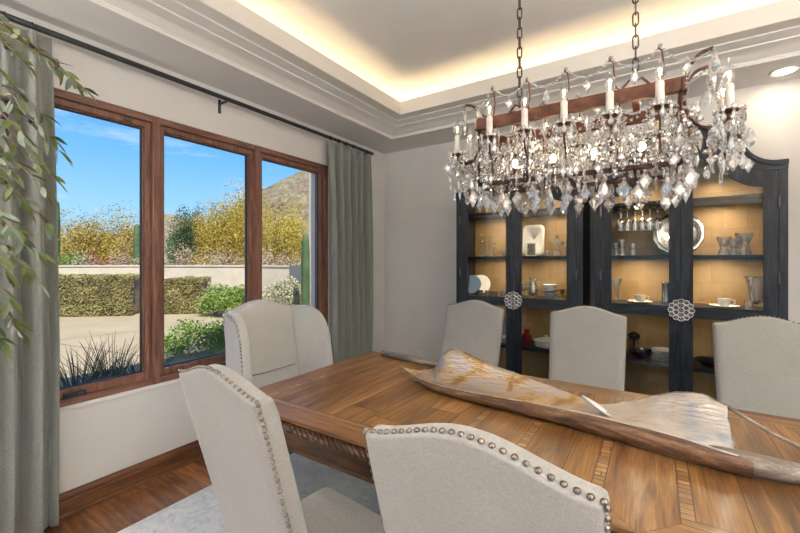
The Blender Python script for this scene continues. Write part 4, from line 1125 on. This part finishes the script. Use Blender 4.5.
for k, (x, y, z, side) in enumerate(cand):
    cb = MB()   # arm from the rail to the candle cup
    if side:
        sy = -1 if y < 0 else 1
        cb.tube([(x, sy*HY, Zl(1.80)),(x, sy*(HY+.0), Zl(1.86)),(x, y-sy*.005, Zl(1.885)),(x, y, Zl(1.935))], .0042, 6)
    else: cb.tube([(x, y, Zl(1.90)), (x, y, Zl(1.93))], .0045, 6)
    cb.lathe([(.003,-.018),(.006,-.012),(.026,-.004),(.028,0),(.014,.001),(.012,.006)], 12, (x,y,Zl(z)))
    cb.build('candle_arm', RUST, ch, smooth=40)
    b = MB(); b.lathe([(.0125,0),(.0135,.004),(.0125,.012),(.0135,.03),(.0125,.055),(.013,.076),(.009,.082),(1e-5,.082)], 12, (x,y,Zl(z)+.004)); cn = b.build('candle', WAX, ch, smooth=40)
    b = MB(); b.lathe([(.007,0),(.010,.006),(.0165,.022),(.017,.034),(.012,.054),(.006,.070),(.003,.084),(1e-5,.092)], 14, (x,y,Zl(z)+.084)); b.build('flame_bulb', BULB, cn, smooth=0)
    b = MB(); b.lathe([(1e-5,.016),(.002,.02),(.003,.03),(.002,.040),(1e-5,.046)], 8, (x,y,Zl(z)+.084)); b.build('filament', FIL, cn, smooth=0)
    ld = bpy.data.lights.new('candle_glow', 'POINT'); ld.energy = LP_CAND; ld.color = (1,.76,.46); ld.shadow_soft_size = .004
    lo = bpy.data.objects.new('candle_glow', ld); COL.objects.link(lo); lo.location = (CC[0]+x, CC[1]+y, z+.122)
    # crystal ring of the drip pan
    for q_ in range(9):
        a = 2*PI*q_/9; rr = .040
        faceted(b_str, OCT, .004, (x+rr*math.cos(a), y+rr*math.sin(a), Zl(z)+.010), a+PI/2, 1.1)
        faceted(b_str, PEAR, .005, (x+rr*math.cos(a), y+rr*math.sin(a), Zl(z)-.008), a+PI/2, .62)
    if side:
        drops.append(('pear', (x+.02, y, Zl(z)-.02), rc.uniform(-1,1), .9)); drops.append(('kite', (x-.025, y, Zl(z)-.03), rc.uniform(-1,1), .85))
    else:
        for q_ in range(4):
            a = PI/2*q_+.6; drops.append((('kite','pear')[q_%2], (x+.045*math.cos(a), y+.045*math.sin(a), Zl(z)-.04), a, .95))
for x in (-.24,-.08,.08,.24):      # small lamps inside the crystal body
    b = MB(); b.tube([(x,0,Zl(1.765)),(x,0,Zl(1.85))], .006, 8); o_ = b.build('inner_socket', RUSTD, ch, smooth=40)
    b = MB(); b.ball((x,0,Zl(1.868)), .014, 10, 7, 1.3); b.build('inner_bulb', m_emit('inner_bulb', (1,.78,.5), 10), o_, smooth=0)
    ld = bpy.data.lights.new('inner_glow', 'POINT'); ld.energy = LP_CAND*3.2; ld.color = (1,.74,.44); ld.shadow_soft_size = .004
    lo = bpy.data.objects.new('inner_glow', ld); COL.objects.link(lo); lo.location = (CC[0]+x, CC[1], 1.90)
# stems with finials rising behind the candles, bead garlands between them
fin = []
for x in CX:
    for sy in (-1, 1):
        b = MB(); b.tube([(x+.0,sy*HY,Zl(2.03)),(x+.012,sy*HY,Zl(2.10)),(x+.006,sy*HY,Zl(2.155)),(x-.006,sy*HY,Zl(2.165))], .003, 6); b.build('finial_stem', RUST, ch, smooth=0)
        fin.append((x, sy*HY)); ballc((x, sy*HY, Zl(2.172)), .008)
for sy in (-1, 1):
    xs_ = [-(HX+.085)]+CX+[HX+.085]; zs_ = [2.146]+[2.17]*5+[2.146]
    for i in range(6):
        y0_ = sy*HY if 0 < i else sy*.075; y1_ = sy*HY if i < 5 else sy*.075
        p = (xs_[i], y0_, Zl(zs_[i])); q_ = (xs_[i+1], y1_, Zl(zs_[i+1]))
        garland(p, q_, .045)
        mx_ = ((p[0]+q_[0])/2, (p[1]+q_[1])/2, Zl(2.115)); drops.append(('kite' if i%2 else 'pear', mx_, rc.uniform(-.6,.6), 1.0))
        garland((p[0], p[1], Zl(2.03)), (q_[0], q_[1], Zl(2.03)), .075)
for sx in (-1, 1):
    for y in (-.075, .075):
        drops.append(('pear', (sx*(HX+.088), y, Zl(2.135)), rc.uniform(-1,1), 1.1)); drops.append(('spear', (sx*(HX+.088), y, Zl(2.065)), rc.uniform(-1,1), .8))
        garland((sx*(HX+.085), y, Zl(2.14)), (sx*(HX+.126), y, Zl(1.95)), .0); garland((sx*(HX+.02), y, Zl(2.10)), (sx*HX, y*1.5, Zl(1.98)), .03)
# drops as parts (first hundred), everything smaller as one dense cluster
drops.sort(key=lambda d: d[1][1])
kinds = {'kite':KITE,'pear':PEAR,'spear':SPEAR}
for k, (kd, p, rz, s_) in enumerate(drops):
    if k < 98:
        o = bpy.data.objects.new('crystal_drop', meshes[kd]); COL.objects.link(o); o.parent = ch; o.location = p; o.rotation_euler = (0,0,rz); o.scale = (s_,)*3
    else: faceted(b_str, kinds[kd], .006, p, rz, s_)
    ballc((p[0], p[1], p[2]+.006), .0065)
# the dense body of crystal strings
for i in range(800):
    f = rc.random()
    if f < .5: x, y = rc.uniform(-HX-.02,HX+.02), rc.choice((-1,1))*(HY+rc.uniform(-.02,.035))
    elif f < .78: x, y = rc.uniform(-HX,HX), rc.uniform(-HY,HY)
    else: x, y = rc.choice((-1,1))*(HX+rc.uniform(-.03,.05)), rc.uniform(-HY,HY)
    z = rc.triangular(1.745,2.0,1.82)
    kd = rc.choice((KITE,PEAR,OCT,OCT,SPEAR,OCT))
    faceted(b_str, kd, rc.uniform(.004,.007), (x,y,Zl(z)), rc.uniform(0,PI), rc.uniform(.6,1.05) if kd is not OCT else rc.uniform(.9,1.4))
for i in range(40):
    x = -.36+.72*i/39
    for sy in (-1,1):
        for j in range(5): ballc((x, sy*(HY-.0)+.004*math.sin(i), Zl(1.79+.034*j+.008*(i%3))), .0055)
for sx in (-1,1):     # clusters under the scroll ends
    for i in range(75):
        a = rc.uniform(0,2*PI); r_ = rc.uniform(.01,.075); z = rc.uniform(1.76,1.93)
        faceted(b_str, rc.choice((KITE,PEAR,SPEAR,OCT,OCT)), .006, (sx*(HX+.115)+r_*math.cos(a)*.9, rc.choice((-.075,.075))+r_*math.sin(a), Zl(z)), a, rc.uniform(.7,1.05))
    garland((sx*(HX+.12),-.075,Zl(1.93)),(sx*(HX+.12),.075,Zl(1.93)),.04)
o = b_str.build('crystal_strings', PEND, ch); tag(o, 'dense clear crystal beads and small drops', kind='stuff')
# ================================================================ POTTED OLIVE TREE (foreground left)
LEAF1 = m_noisy('olive_leaf', (.03,.055,.013), (.15,.18,.045), 6, .45, detail=2)
LEAFB = m_noisy('olive_leaf_silver', (.10,.14,.10), (.22,.27,.19), 6, .55, detail=2)
STEMM = m_noisy('olive_twig', (.13,.08,.055), (.26,.18,.13), 30, .7)
OLV = m_plain('dark_olive', (.02,.015,.03), .3)
TB = (-1.93,.10)
ot = thing('potted_olive_tree','tall olive tree with narrow silvery green leaves in front of the left curtain','tree',(TB[0],TB[1],0))
b = MB(); b.lathe([(.13,0),(.14,.02),(.18,.30),(.19,.34),(.175,.34),(.165,.3),(1e-5,.3)], 28); b.build('pot', m_noisy('clay_pot',(.25,.22,.2),(.38,.35,.32),10,.7), ot, smooth=40)
rt = random.Random(5)
bt = MB(); bt.tube([(0,0,.3),(.02,.01,.9),(-.01,.02,1.5),(.02,0,2.1),(0,.02,2.45)], [.022,.02,.017,.011,.005], 8)
bl = MB(); olives = []
def leaf(bm, p, d, L, W, roll):
    d = Vector(d).normalized(); s_ = d.cross(Vector((0,0,1)))
    if s_.length < 1e-3: s_ = Vector((1,0,0))
    s_.normalize(); s_ = Matrix.Rotation(roll, 3, d) @ s_; nn = s_.cross(d); p = Vector(p); vs = []
    prof = ((0,.12),(.18,.62),(.42,1),(.68,.86),(.88,.45),(1,.04))
    for (u, w) in prof:
        c = p+d*L*u-Vector((0,0,1))*L*.16*u*u
        vs += [c-s_*W*w+nn*W*.25*w, c, c+s_*W*w+nn*W*.25*w]
    fs = []
    for i in range(5):
        a = 3*i; fs += [(a,a+1,a+4,a+3),(a+1,a+2,a+5,a+4)]
    bm.cur = rt.choice((0,0,1)); bm.add(vs, fs)
def branch(p0, p1, sag, n=13, r=.006, lscale=1.0, twigs=True):
    p0 = Vector(p0); p1 = Vector(p1); pts = []
    for i in range(n+1):
        u = i/n; c = p0.lerp(p1, u); c.z += sag*4*u*(1-u)-.05*u*u; c.x += .008*math.sin(9*u+p0.z*7); c.y += .01*math.cos(8*u+p0.z*5); pts.append(c)
    bt.tube(pts, [r*(1-.75*i/n) for i in range(n+1)], 6)
    for i in range(3, n+1):
        d = (pts[min(i+1,n)]-pts[i-1]).normalized(); side = d.cross(Vector((0,0,1))).normalized(); up = side.cross(d)
        for s_ in (-1, 1):
            a = rt.uniform(.5,.95); dd = d*math.cos(a)+(side*s_*rt.uniform(.3,1)+up*s_*rt.uniform(-.9,.9))*math.sin(a)+Vector((0,0,-.05))
            leaf(bl, pts[i], dd, rt.uniform(.034,.056)*lscale, rt.uniform(.0062,.0095), rt.uniform(-1.4,1.4))
    leaf(bl, pts[-1], (pts[-1]-pts[-2]), .06*lscale, .007, 0)
    return pts
def toP(px, py, t): x, y = at(px, t); return (x-TB[0], y-TB[1], HC+(260-py)/F0*t)
ends = [(70,60,1.12),(80,70,1.18),(58,50,1.05),(20,42,1.1),(10,75,1.0),(38,95,1.15),(48,118,1.12),(28,130,1.05),(55,132,1.18),(15,110,.98),(40,168,1.05),(50,158,1.15),(20,185,1.1),
        (8,150,1.0),(45,205,1.1),(36,235,1.12),(22,222,1.05),(10,205,.98),(28,250,1.15),(38,262,1.1),(15,280,1.05),(10,250,1.0),(16,300,1.08),(22,312,1.12),(5,318,1.0),(-25,60,1.2),(-30,130,1.2),(-20,190,1.25),(-35,240,1.2),(-15,330,1.15),(-40,20,1.1)]
for k, (px, py, t_) in enumerate(ends):
    p1 = toP(px, py, t_); z0_ = min(2.4, max(1.0, p1[2]+rt.uniform(.05,.22)+(0.1)))
    p0 = (rt.uniform(-.02,.02), rt.uniform(-.02,.02), z0_)
    L_ = (Vector(p1)-Vector(p0)).length
    pp = branch(p0, p1, .06, max(8, int(L_/.035)), .005)
    if k % 3 == 0:
        for q_ in (0, 1): olives.append(pp[-3-q_*2]+Vector((0,.012,-.014)))
for k in range(16):
    a = rt.uniform(PI*.6, PI*1.9); z = rt.uniform(1.1,2.4); branch((0,0,z),(rt.uniform(.25,.42)*math.cos(a), rt.uniform(.2,.3)*math.sin(a), z+rt.uniform(-.1,.15)), .05, 9, .005)
bt.build('trunk', STEMM, ot, smooth=0)
o = bl.build('foliage', [LEAF1, LEAFB], ot, smooth=0)
for p_ in olives:
    b = MB(); b.ball(p_, .0085, 8, 6, 1.25); b.build('olive', OLV, ot, smooth=0)

# ================================================================ OUTDOORS
GZ = -.10
PAT = m_noisy('patio_concrete', (.41,.325,.195), (.49,.395,.245), 1.2, .85, bump=.1, bscale=30)
DIRT = m_noisy('desert_ground', (.40,.28,.17), (.56,.42,.27), .6, .95, bump=.3, bscale=6)
BEDM = m_noisy('gravel_bed', (.22,.16,.12), (.42,.33,.25), 22, .95, bump=.6, bscale=60)
STUC = m_noisy('cream_stucco', (.56,.48,.36), (.64,.56,.44), 3, .9, bump=.2, bscale=40)
STUD = m_noisy('tan_stucco', (.46,.38,.28), (.53,.45,.34), 3, .9, bump=.2, bscale=40)
b = MB(); b.box(-160,-60,GZ-.3,XL-.25,190,GZ-.03); struct(b.build('ground', DIRT))
b = MB(); b.box(-16.2,-14,GZ-.03,-3.9,13,GZ); struct(b.build('patio', PAT))
JT = m_plain('patio_joint', (.17,.13,.09), .9)
b = MB()
for (x0,y0,x1,y1) in ((-16,1.4,-6.0,3.1),(-11.2,-10,-8.4,12),(-16,7.0,-4.2,8.6)):
    d = Vector((x1-x0,y1-y0)).normalized(); nn = Vector((-d.y,d.x))*.012
    b.add([(x0-nn.x,y0-nn.y,GZ+.002),(x1-nn.x,y1-nn.y,GZ+.002),(x1+nn.x,y1+nn.y,GZ+.002),(x0+nn.x,y0+nn.y,GZ+.002)],[(0,1,2,3)])
struct(b.build('patio_joint', JT))
b = MB(); b.box(-4.35,-6,GZ-.02,XL-.25,12,GZ+.03); struct(b.build('planting_bed', BEDM))
# house: roof over the room with short eave, exterior pier beyond the window
b = MB(); b.box(XL-.75,YR-1,3.45,XR+.5,YB+2.5,3.75); struct(b.build('roof', STUD))
b = MB(); b.box(-7.2,6.83,GZ,XL-.25,8.6,4.6); struct(b.build('wall_wing', STUC, bevel=.03))
# low garden wall
def ptXY(px, t): return at(px, t)
wl = [ptXY(-160,10.5), ptXY(40,12.6), ptXY(145,13.2), ptXY(262,12.8), ptXY(318,11.7)]
b = MB()
hts = [1.15,1.22,1.22,1.22,1.28,1.28]
for i in range(len(wl)-1):
    p, q_ = Vector(wl[i]), Vector(wl[i+1]); d = (q_-p).normalized(); nn = Vector((-d.y,d.x))*.12
    for (w_, za, zb) in ((1.0,GZ,hts[i]),(1.25,hts[i],hts[i]+.05)):
        n_ = nn*w_; q2 = q_+d*.05
        b.add([(p.x-n_.x,p.y-n_.y,za),(q2.x-n_.x,q2.y-n_.y,za),(q2.x+n_.x,q2.y+n_.y,za),(p.x+n_.x,p.y+n_.y,za),(p.x-n_.x,p.y-n_.y,zb),(q2.x-n_.x,q2.y-n_.y,zb),(q2.x+n_.x,q2.y+n_.y,zb),(p.x+n_.x,p.y+n_.y,zb)],
              [(0,3,2,1),(4,5,6,7),(0,1,5,4),(1,2,6,5),(2,3,7,6),(3,0,4,7)])
struct(b.build('wall_garden', STUC))
# foliage helpers
def fmat(name, c1, c2, c3=None, sc=3):
    t = NT(name); v = t.coord()
    st = [(.32,c1),(.55,c2)]+([(.72,c3)] if c3 else [])
    t.col(t.ramp(t.noise(v, sc, 5, .7), st)); t.set(.7); t.b.inputs['Subsurface Weight'].default_value = 0
    return t.m
F_YEL = fmat('palo_verde_yellow', (.20,.15,.02), (.45,.335,.045), (.62,.48,.10))
F_OR = fmat('ochre_brush', (.26,.19,.05), (.46,.34,.09), (.60,.47,.15))
F_GRN = fmat('bright_green_leaf', (.07,.13,.02), (.20,.30,.05), (.34,.44,.10))
F_DRK = fmat('dark_green_leaf', (.015,.04,.015), (.05,.10,.03))
F_HED = fmat('hedge_leaf', (.12,.095,.035), (.29,.25,.09), (.47,.42,.19))
F_PALE = fmat('sage_leaf', (.26,.25,.14), (.44,.42,.27), (.60,.57,.42))
F_DRY = fmat('dry_brush', (.28,.20,.12), (.48,.37,.24), (.62,.52,.38))
F_PINK = fmat('red_flowering_leaf', (.20,.05,.07), (.40,.16,.15), (.55,.32,.28))
TWIG = m_noisy('grey_twig', (.16,.12,.08), (.30,.24,.17), 10, .9)
CACT = m_noisy('cactus_skin', (.045,.085,.03), (.11,.16,.06), 6, .7)
rf = random.Random(21)
def leaves(bm, n, fn, size, flat=0):
    for _ in range(n):
        p = fn(); s_ = size*rf.uniform(.6,1.4)
        a = Vector((rf.gauss(0,1),rf.gauss(0,1),rf.gauss(0,1))).normalized(); c = a.orthogonal().normalized()*s_; a = a*s_*rf.uniform(.4,1)
        bm.add([p-a*.9, p+c*.5, p+a*.9, p-c*.5], [(0,1,2,3)])
def blob(R, H, lobes=7, seed=0, power=.5):
    r_ = random.Random(seed); L = [(r_.uniform(-.55,.55)*R, r_.uniform(-.55,.55)*R, r_.uniform(.3,.75)*H, r_.uniform(.35,.55)) for _ in range(lobes)]
    def f():
        x, y, z, k = rf.choice(L); d = Vector((rf.gauss(0,1),rf.gauss(0,1),rf.gauss(0,1))).normalized(); u = rf.random()**power
        return Vector((x+d.x*R*k*u, y+d.y*R*k*u, max(.02, z+d.z*H*k*.75*u)))
    return f
def bush(name, label, cat, xy, R, H, mat, n, size, z=GZ, group=None, trunk=False, seed=1, lobes=8, power=.5):
    t = thing(name, label, cat, (xy[0],xy[1],z), 0, group)
    b = MB(); leaves(b, int(n*1.6), blob(R, H, lobes+3, seed, power), size*.78); b.build('foliage', mat, t)
    b = MB(); r_ = random.Random(seed+9)
    for k in range(7 if trunk else 5):
        a = 2*PI*k/7+r_.uniform(-.3,.3); e = (R*.5*math.cos(a), R*.5*math.sin(a), H*r_.uniform(.5,.8)); w = .045*H/3 if trunk else .012*H
        b.tube([(0,0,0),(e[0]*.3,e[1]*.3,e[2]*.4),(e[0]*.7,e[1]*.7,e[2]*.75),e], [w,w*.8,w*.5,w*.2], 5)
    b.build('stem', TWIG, t, smooth=0); return t
def hedge(label, pa, pb, w, h, mat, n, size, name='hedge'):
    pa, pb = Vector(pa), Vector(pb); d = pb-pa; L = d.length; rz = math.atan2(d.y, d.x); c = (pa+pb)/2
    t = thing(name, label, 'hedge', (c.x,c.y,GZ), rz)
    def f():
        u = rf.uniform(-.5,.5); bump_ = .88+.12*noise.noise(Vector((u*L*1.3, 2, 1)))+.05*noise.noise(Vector((u*L*4,0,0)))
        e = rf.random()
        if e < .5: y, z = -w/2-.06+rf.random()*.14, rf.uniform(.02, h*bump_)
        elif e < .85: y, z = rf.uniform(-w/2,w/2), h*bump_-rf.random()**2*.15
        else: y, z = w/2-rf.random()*.12, rf.uniform(.02,h*bump_)
        y += .07*noise.noise(Vector((u*L*2, z*2, 5)))
        return Vector((u*L, y*(1-.15*(z/h)**3), z))
    b = MB(); leaves(b, n, f, size); b.build('foliage', mat, t)
    b = MB(); b.box(-L/2+.08,-w/2+.12,0,L/2-.08,w/2-.12,h*.82); b.build('twig_core', TWIG, t, bevel=.1)
    return t
hedge('clipped dry olive-brown hedge along the garden wall, behind the first window pane', ptXY(-60,10.6), ptXY(141,11.2), .9, 1.26, F_HED, 42000, .031)
hedge('pale clipped hedge behind the second window pane left of the green bush', ptXY(158,11.4), ptXY(208,11.6), .8, 1.16, F_HED, 15000, .031)
bush('green_shrub','low bright green shrub against the garden wall at the right of the middle pane','shrub',ptXY(231,10.9),.85,.80,F_GRN,6500,.05,seed=4)
bush('sage_shrub','sage coloured shrub behind the right window pane','shrub',ptXY(284,9.2),.55,1.10,F_PALE,8000,.035,seed=6)
# planting right under the window
def reeds(label, x, y, n, h, sp, mat, seed):
    t = thing('reed_plant', label, 'plant', (x,y,GZ+.03)); r_ = random.Random(seed); b = MB()
    for _ in range(n):
        a = r_.uniform(0,2*PI); r0 = r_.uniform(0,.08); le = r_.uniform(.2,1)*sp; hh = h*r_.uniform(.6,1); p = []
        for k in range(5):
            u = k/4; p.append((r0*math.cos(a)+le*math.cos(a)*u*u*.8+le*.3*u*math.cos(a), r0*math.sin(a)+le*math.sin(a)*u*u*.8+le*.3*u*math.sin(a), hh*u*(1-.12*u)))
        b.tube(p, [.0055,.005,.004,.003,.0012], 4)
    b.build('blades', mat, t, smooth=0); return t
REED = m_noisy('reed_green', (.06,.09,.05), (.17,.19,.10), 12, .6)
REED2 = m_noisy('reed_tip', (.16,.11,.07), (.24,.22,.12), 12, .6)
x_, y_ = at(78,3.6); reeds('dark green reed clump outside the window at the left end of the bed', x_, y_, 90, .86, .42, REED, 1)
x_, y_ = at(112,3.75); reeds('brown-tipped reed clump outside the window left of the first mullion', x_, y_, 80, .90, .38, REED2, 2)
x_, y_ = at(140,3.9); reeds('green reed clump directly behind the first mullion', x_, y_, 60, .72, .3, REED, 3)
x_, y_ = at(212,6.5); bush('trailing_plant','low leafy green plant on the patio edge outside the middle pane','plant',(x_,y_),.75,.55,F_GRN,2600,.035,z=GZ,seed=8)
x_, y_ = at(176,6.3); bush('trailing_plant','small low green plant beside the first mullion, outside','plant',(x_,y_),.35,.34,F_GRN,700,.03,z=GZ,seed=9)
# saguaros and columns
def saguaro(label, xy, h, r, arms=0, z=GZ):
    t = thing('saguaro_cactus', label, 'cactus', (xy[0],xy[1],z)); b = MB()
    def col(pts, r):
        pts = [Vector(p) for p in pts]; m = len(pts); n = 36; vs = []
        for i, p in enumerate(pts):
            u = i/(m-1); rr = r*(1 if i < m-3 else (.86,.6,.12)[i-m+3])
            for k in range(n):
                q_ = 2*PI*k/n; w = rr*(1+.1*math.cos(12*q_)); vs.append((p.x+w*math.cos(q_), p.y+w*math.sin(q_), p.z))
        b.add(vs, [(i*n+k,i*n+(k+1)%n,(i+1)*n+(k+1)%n,(i+1)*n+k) for i in range(m-1) for k in range(n)]+[tuple((m-1)*n+k for k in range(n))])
    zs = [0,h*.3,h*.6,h*.8,h-.14,h-.05,h]; col([(0,0,z_) for z_ in zs], r)
    for k in range(arms):
        sx = (-1,1)[k%2]; b.tube([(0,0,h*.45),(sx*r*2.2,0,h*.47),(sx*r*2.6,0,h*.55),(sx*r*2.6,0,h*.8)], [r*.6,r*.6,r*.6,r*.45], 12)
    b.build('ribbed_trunk', CACT, t, smooth=0); return t
saguaro('tall saguaro cactus beyond the garden wall beside the left curtain', at(54.5,16), 4.0, .17)
saguaro('slim saguaro cactus at the right edge of the first window pane, beyond the wall', at(137,18), 3.2, .13)
saguaro('dark green columnar cactus in front of the stucco house wing, seen in the right pane', at(305.5,8.2), 2.1, .08)
saguaro('distant saguaro on the slope behind the middle pane', at(172,30), 3.6, .2, 2)
# desert brush and trees beyond the wall
F3=random.Random(3)
bl_ = [
 (70,20,1.7,3.7,F_OR,5200,.07,'ochre brush tree beyond the wall, left in the first pane'),
 (92,21,1.9,4.1,F_YEL,6500,.07,'yellow palo verde tree beyond the wall at the middle of the first pane'),
 (118,22,2.0,4.4,F_YEL,6800,.07,'yellow palo verde tree beyond the wall, right in the first pane'),
 (64,15.5,.9,2.0,F_GRN,3200,.05,'dark olive desert shrub beside the tall saguaro'),
 (132,19,1.1,3.4,F_OR,3600,.06,'ochre brush next to the slim saguaro'),
 (30,20,1.9,3.2,F_OR,4000,.07,'ochre brush tree hidden mostly by the left curtain'),
 (205,23,1.9,4.3,F_YEL,6500,.07,'yellow palo verde tree left of centre in the middle pane'),
 (228,22,2.1,5.1,F_YEL,8500,.07,'large yellow palo verde tree at the right of the middle pane'),
 (246,24,2.4,6.4,F_YEL,9000,.08,'tall yellow palo verde tree behind the second mullion'),
 (272,22,2.0,4.9,F_YEL,8000,.07,'yellow palo verde tree at the left of the right pane'),
 (294,21,1.9,4.3,F_YEL,7500,.07,'yellow palo verde tree at the right of the right pane'),
 (184,21,.9,4.6,F_DRK,5000,.07,'dark green tree at the left of the middle pane'),
 (193,24,.9,5.0,F_DRK,3600,.07,'dark green treetop behind the palo verdes in the middle pane'),
]
for i,(px,t_,R,H,m_,n,sz,lb) in enumerate(bl_):
    bush('desert_tree' if H>2.5 else 'desert_shrub', lb, 'tree' if H>2.5 else 'shrub', at(px,t_), R, H, m_, n, sz, trunk=True, seed=30+i, lobes=11, group='trees beyond the garden wall' if H>2.5 else None)
sm_ = [
 (84,14.6,.65,1.75,F_PALE,2400,'pale sage shrub just behind the wall in the first pane, left of the red one'),
 (104,14.5,.75,1.8,F_PINK,2600,'dusty red flowering shrub just behind the wall in the first pane'),
 (125,14.8,.8,1.9,F_DRY,2600,'dry brown shrub just behind the wall, right in the first pane'),
 (168,15,.6,1.9,F_DRY,2200,'dry brush just behind the wall beside the first mullion'),
 (184,15,.8,2.05,F_DRY,2600,'dry brush just behind the wall, left in the middle pane'),
 (205,15.4,.9,1.9,F_OR,2600,'ochre brush just behind the wall, centre of the middle pane'),
 (226,15,.9,2.0,F_DRY,2600,'dry brush just behind the wall, right in the middle pane'),
 (246,15,.8,1.9,F_OR,2200,'ochre brush just behind the wall behind the second mullion'),
 (270,14.6,.7,1.9,F_DRY,2600,'dry brush just behind the wall, left in the right pane'),
 (291,14.2,.8,1.8,F_DRY,2600,'dry brush just behind the wall, right in the right pane')]
for i,(px,t_,R,H,m_,n,lb) in enumerate(sm_):
    bush('desert_shrub', lb, 'shrub', at(px,t_), R, H, m_, n, .045, seed=70+i, group='low shrubs behind the garden wall')
# the hills
def hillmat():
    t = NT('desert_hill'); v = t.coord((1,1,1.3)); a = t.noise(v, .16, 8, .68); f = t.noise(v, 1.1, 5, .7)
    c = t.ramp(a, [(.36,(.13,.09,.07)),(.46,(.36,.26,.18)),(.55,(.40,.33,.17)),(.68,(.56,.46,.33))])
    c = t.mix(t.ramp(f, [(.47,(0,0,0)),(.56,(.85,.85,.85))]), c, (.20,.19,.10))
    t.col(c); t.set(.95); t.bump(f, 1, .8); return t.m
HM = hillmat()
def ridge(name, label, t0, depth, prof, k=70):
    """prof: list of (px, py) of the skyline at perpendicular distance t0+depth; the slope rises from t0"""
    def top(px):
        for (a,ya),(c,yc) in zip(prof, prof[1:]):
            if a <= px <= c: return ya+(yc-ya)*(px-a)/(c-a)
        return prof[0][1] if px < prof[0][0] else prof[-1][1]
    b = MB(); vs = []; n = 260; m = 90
    for j in range(m+1):
        v = j/m
        for i in range(n+1):
            px = prof[0][0]+(prof[-1][0]-prof[0][0])*i/n; tt = t0+depth*v; x, y = at(px, tt)
            zt_ = HC+(260-top(px))/F0*(t0+depth)
            z = GZ+(zt_-GZ)*(v if v<1 else 1)**1.15
            env = math.sin(PI*min(1,v*1.02))*.9+.12
            rk_ = noise.fractal(Vector((x*.09,y*.09,1)), .9, 2.1, 5)*.09*zt_*env + abs(noise.noise(Vector((x*.3,y*.3,4))))*.10*zt_*env + abs(noise.noise(Vector((x*.8,y*.8,7))))*.07*zt_*env+abs(noise.noise(Vector((x*1.9,y*1.9,3))))*.035*zt_*env-.06*zt_*env
            vs.append((x,y,max(GZ-.2,z+rk_)))
    W = n+1
    # back slope so that the hill has depth
    for i in range(n+1):
        px = prof[0][0]+(prof[-1][0]-prof[0][0])*i/n; x, y = at(px, t0+depth*2); vs.append((x,y,GZ-.2))
    fs = [(j*W+i,j*W+i+1,(j+1)*W+i+1,(j+1)*W+i) for j in range(m+1) for i in range(n)]
    b.add(vs, fs); return struct(b.build(name, HM, smooth=0), label)
ridge('hill', 'rocky desert hill rising to the right beyond the trees', 30, 42, [(200,240),(222,222),(240,208),(262,189),(275,183),(290,176),(303,170),(320,167),(350,170),(400,190),(470,235)])
ridge('hill', 'distant low desert hills', 60, 60, [(-300,225),(-100,232),(0,236),(60,238),(130,232),(150,222),(165,214),(180,215),(196,221),(215,232),(240,240),(300,245)])

# ================================================================ SKY, SUN, CAMERA
w = bpy.data.worlds.new('sky'); S.world = w; w.use_nodes = True; nt = w.node_tree; N = nt.nodes
bg = N['Background']; tcw = N.new('ShaderNodeTexCoord'); sx_ = N.new('ShaderNodeSeparateXYZ'); nt.links.new(tcw.outputs['Generated'], sx_.inputs[0])
cr = N.new('ShaderNodeValToRGB'); e = cr.color_ramp.elements
e[0].position = 0; e[0].color = (.40,.68,.90,1); e[1].position = .55; e[1].color = (.035,.17,.58,1)
for p, c in ((.10,(.33,.62,.90,1)),(.22,(.17,.47,.88,1)),(.36,(.09,.34,.80,1))):
    q_ = e.new(p); q_.color = c
nt.links.new(sx_.outputs[2], cr.inputs[0])
mp = N.new('ShaderNodeMapping'); mp.inputs['Scale'].default_value = (1.6,1.6,9); mp.inputs['Location'].default_value = (3.1,.4,.9); nt.links.new(tcw.outputs['Generated'], mp.inputs[0])
nz = N.new('ShaderNodeTexNoise'); nz.inputs['Scale'].default_value = 1.7; nz.inputs['Detail'].default_value = 7; nz.inputs['Roughness'].default_value = .62; nt.links.new(mp.outputs[0], nz.inputs['Vector'])
c2 = N.new('ShaderNodeValToRGB'); c2.color_ramp.elements[0].position = .53; c2.color_ramp.elements[0].color = (0,0,0,1); c2.color_ramp.elements[1].position = .78; c2.color_ramp.elements[1].color = (.8,.8,.8,1); nt.links.new(nz.outputs['Fac'], c2.inputs[0])
mx = N.new('ShaderNodeMix'); mx.data_type = 'RGBA'; nt.links.new(c2.outputs[0], mx.inputs[0]); nt.links.new(cr.outputs[0], mx.inputs[6]); mx.inputs[7].default_value = (.85,.92,1,1)
nt.links.new(mx.outputs[2], bg.inputs[0]); bg.inputs[1].default_value = LP_SKY
sd = bpy.data.lights.new('sun', 'SUN'); sd.energy = LP_SUN; sd.angle = .01; sd.color = (1,.94,.84)
so_ = bpy.data.objects.new('sun', sd); COL.objects.link(so_)
so_.rotation_euler = (-Vector((1,-.6,1.32))).to_track_quat('-Z','Y').to_euler()
cam = bpy.data.cameras.new('camera'); cam.sensor_width = 36; cam.lens = F0/800*36; cam.shift_y = -6.5/800; cam.clip_end = 600; cam.clip_start = .02
co = bpy.data.objects.new('camera', cam); COL.objects.link(co); co.location = (0,0,HC); co.rotation_euler = (PI/2,0,ANG)
S.camera = co
S.view_settings.view_transform = 'Standard'; S.view_settings.look = 'None'; S.view_settings.gamma = 1; S.view_settings.exposure = LP_EXP
S.view_settings.use_curve_mapping = False
cy = S.cycles
cy.max_bounces = 10; cy.diffuse_bounces = 5; cy.glossy_bounces = 5; cy.transmission_bounces = 8; cy.transparent_max_bounces = 24
cy.sample_clamp_indirect = 6; cy.caustics_reflective = False; cy.caustics_refractive = False; cy.blur_glossy = .5
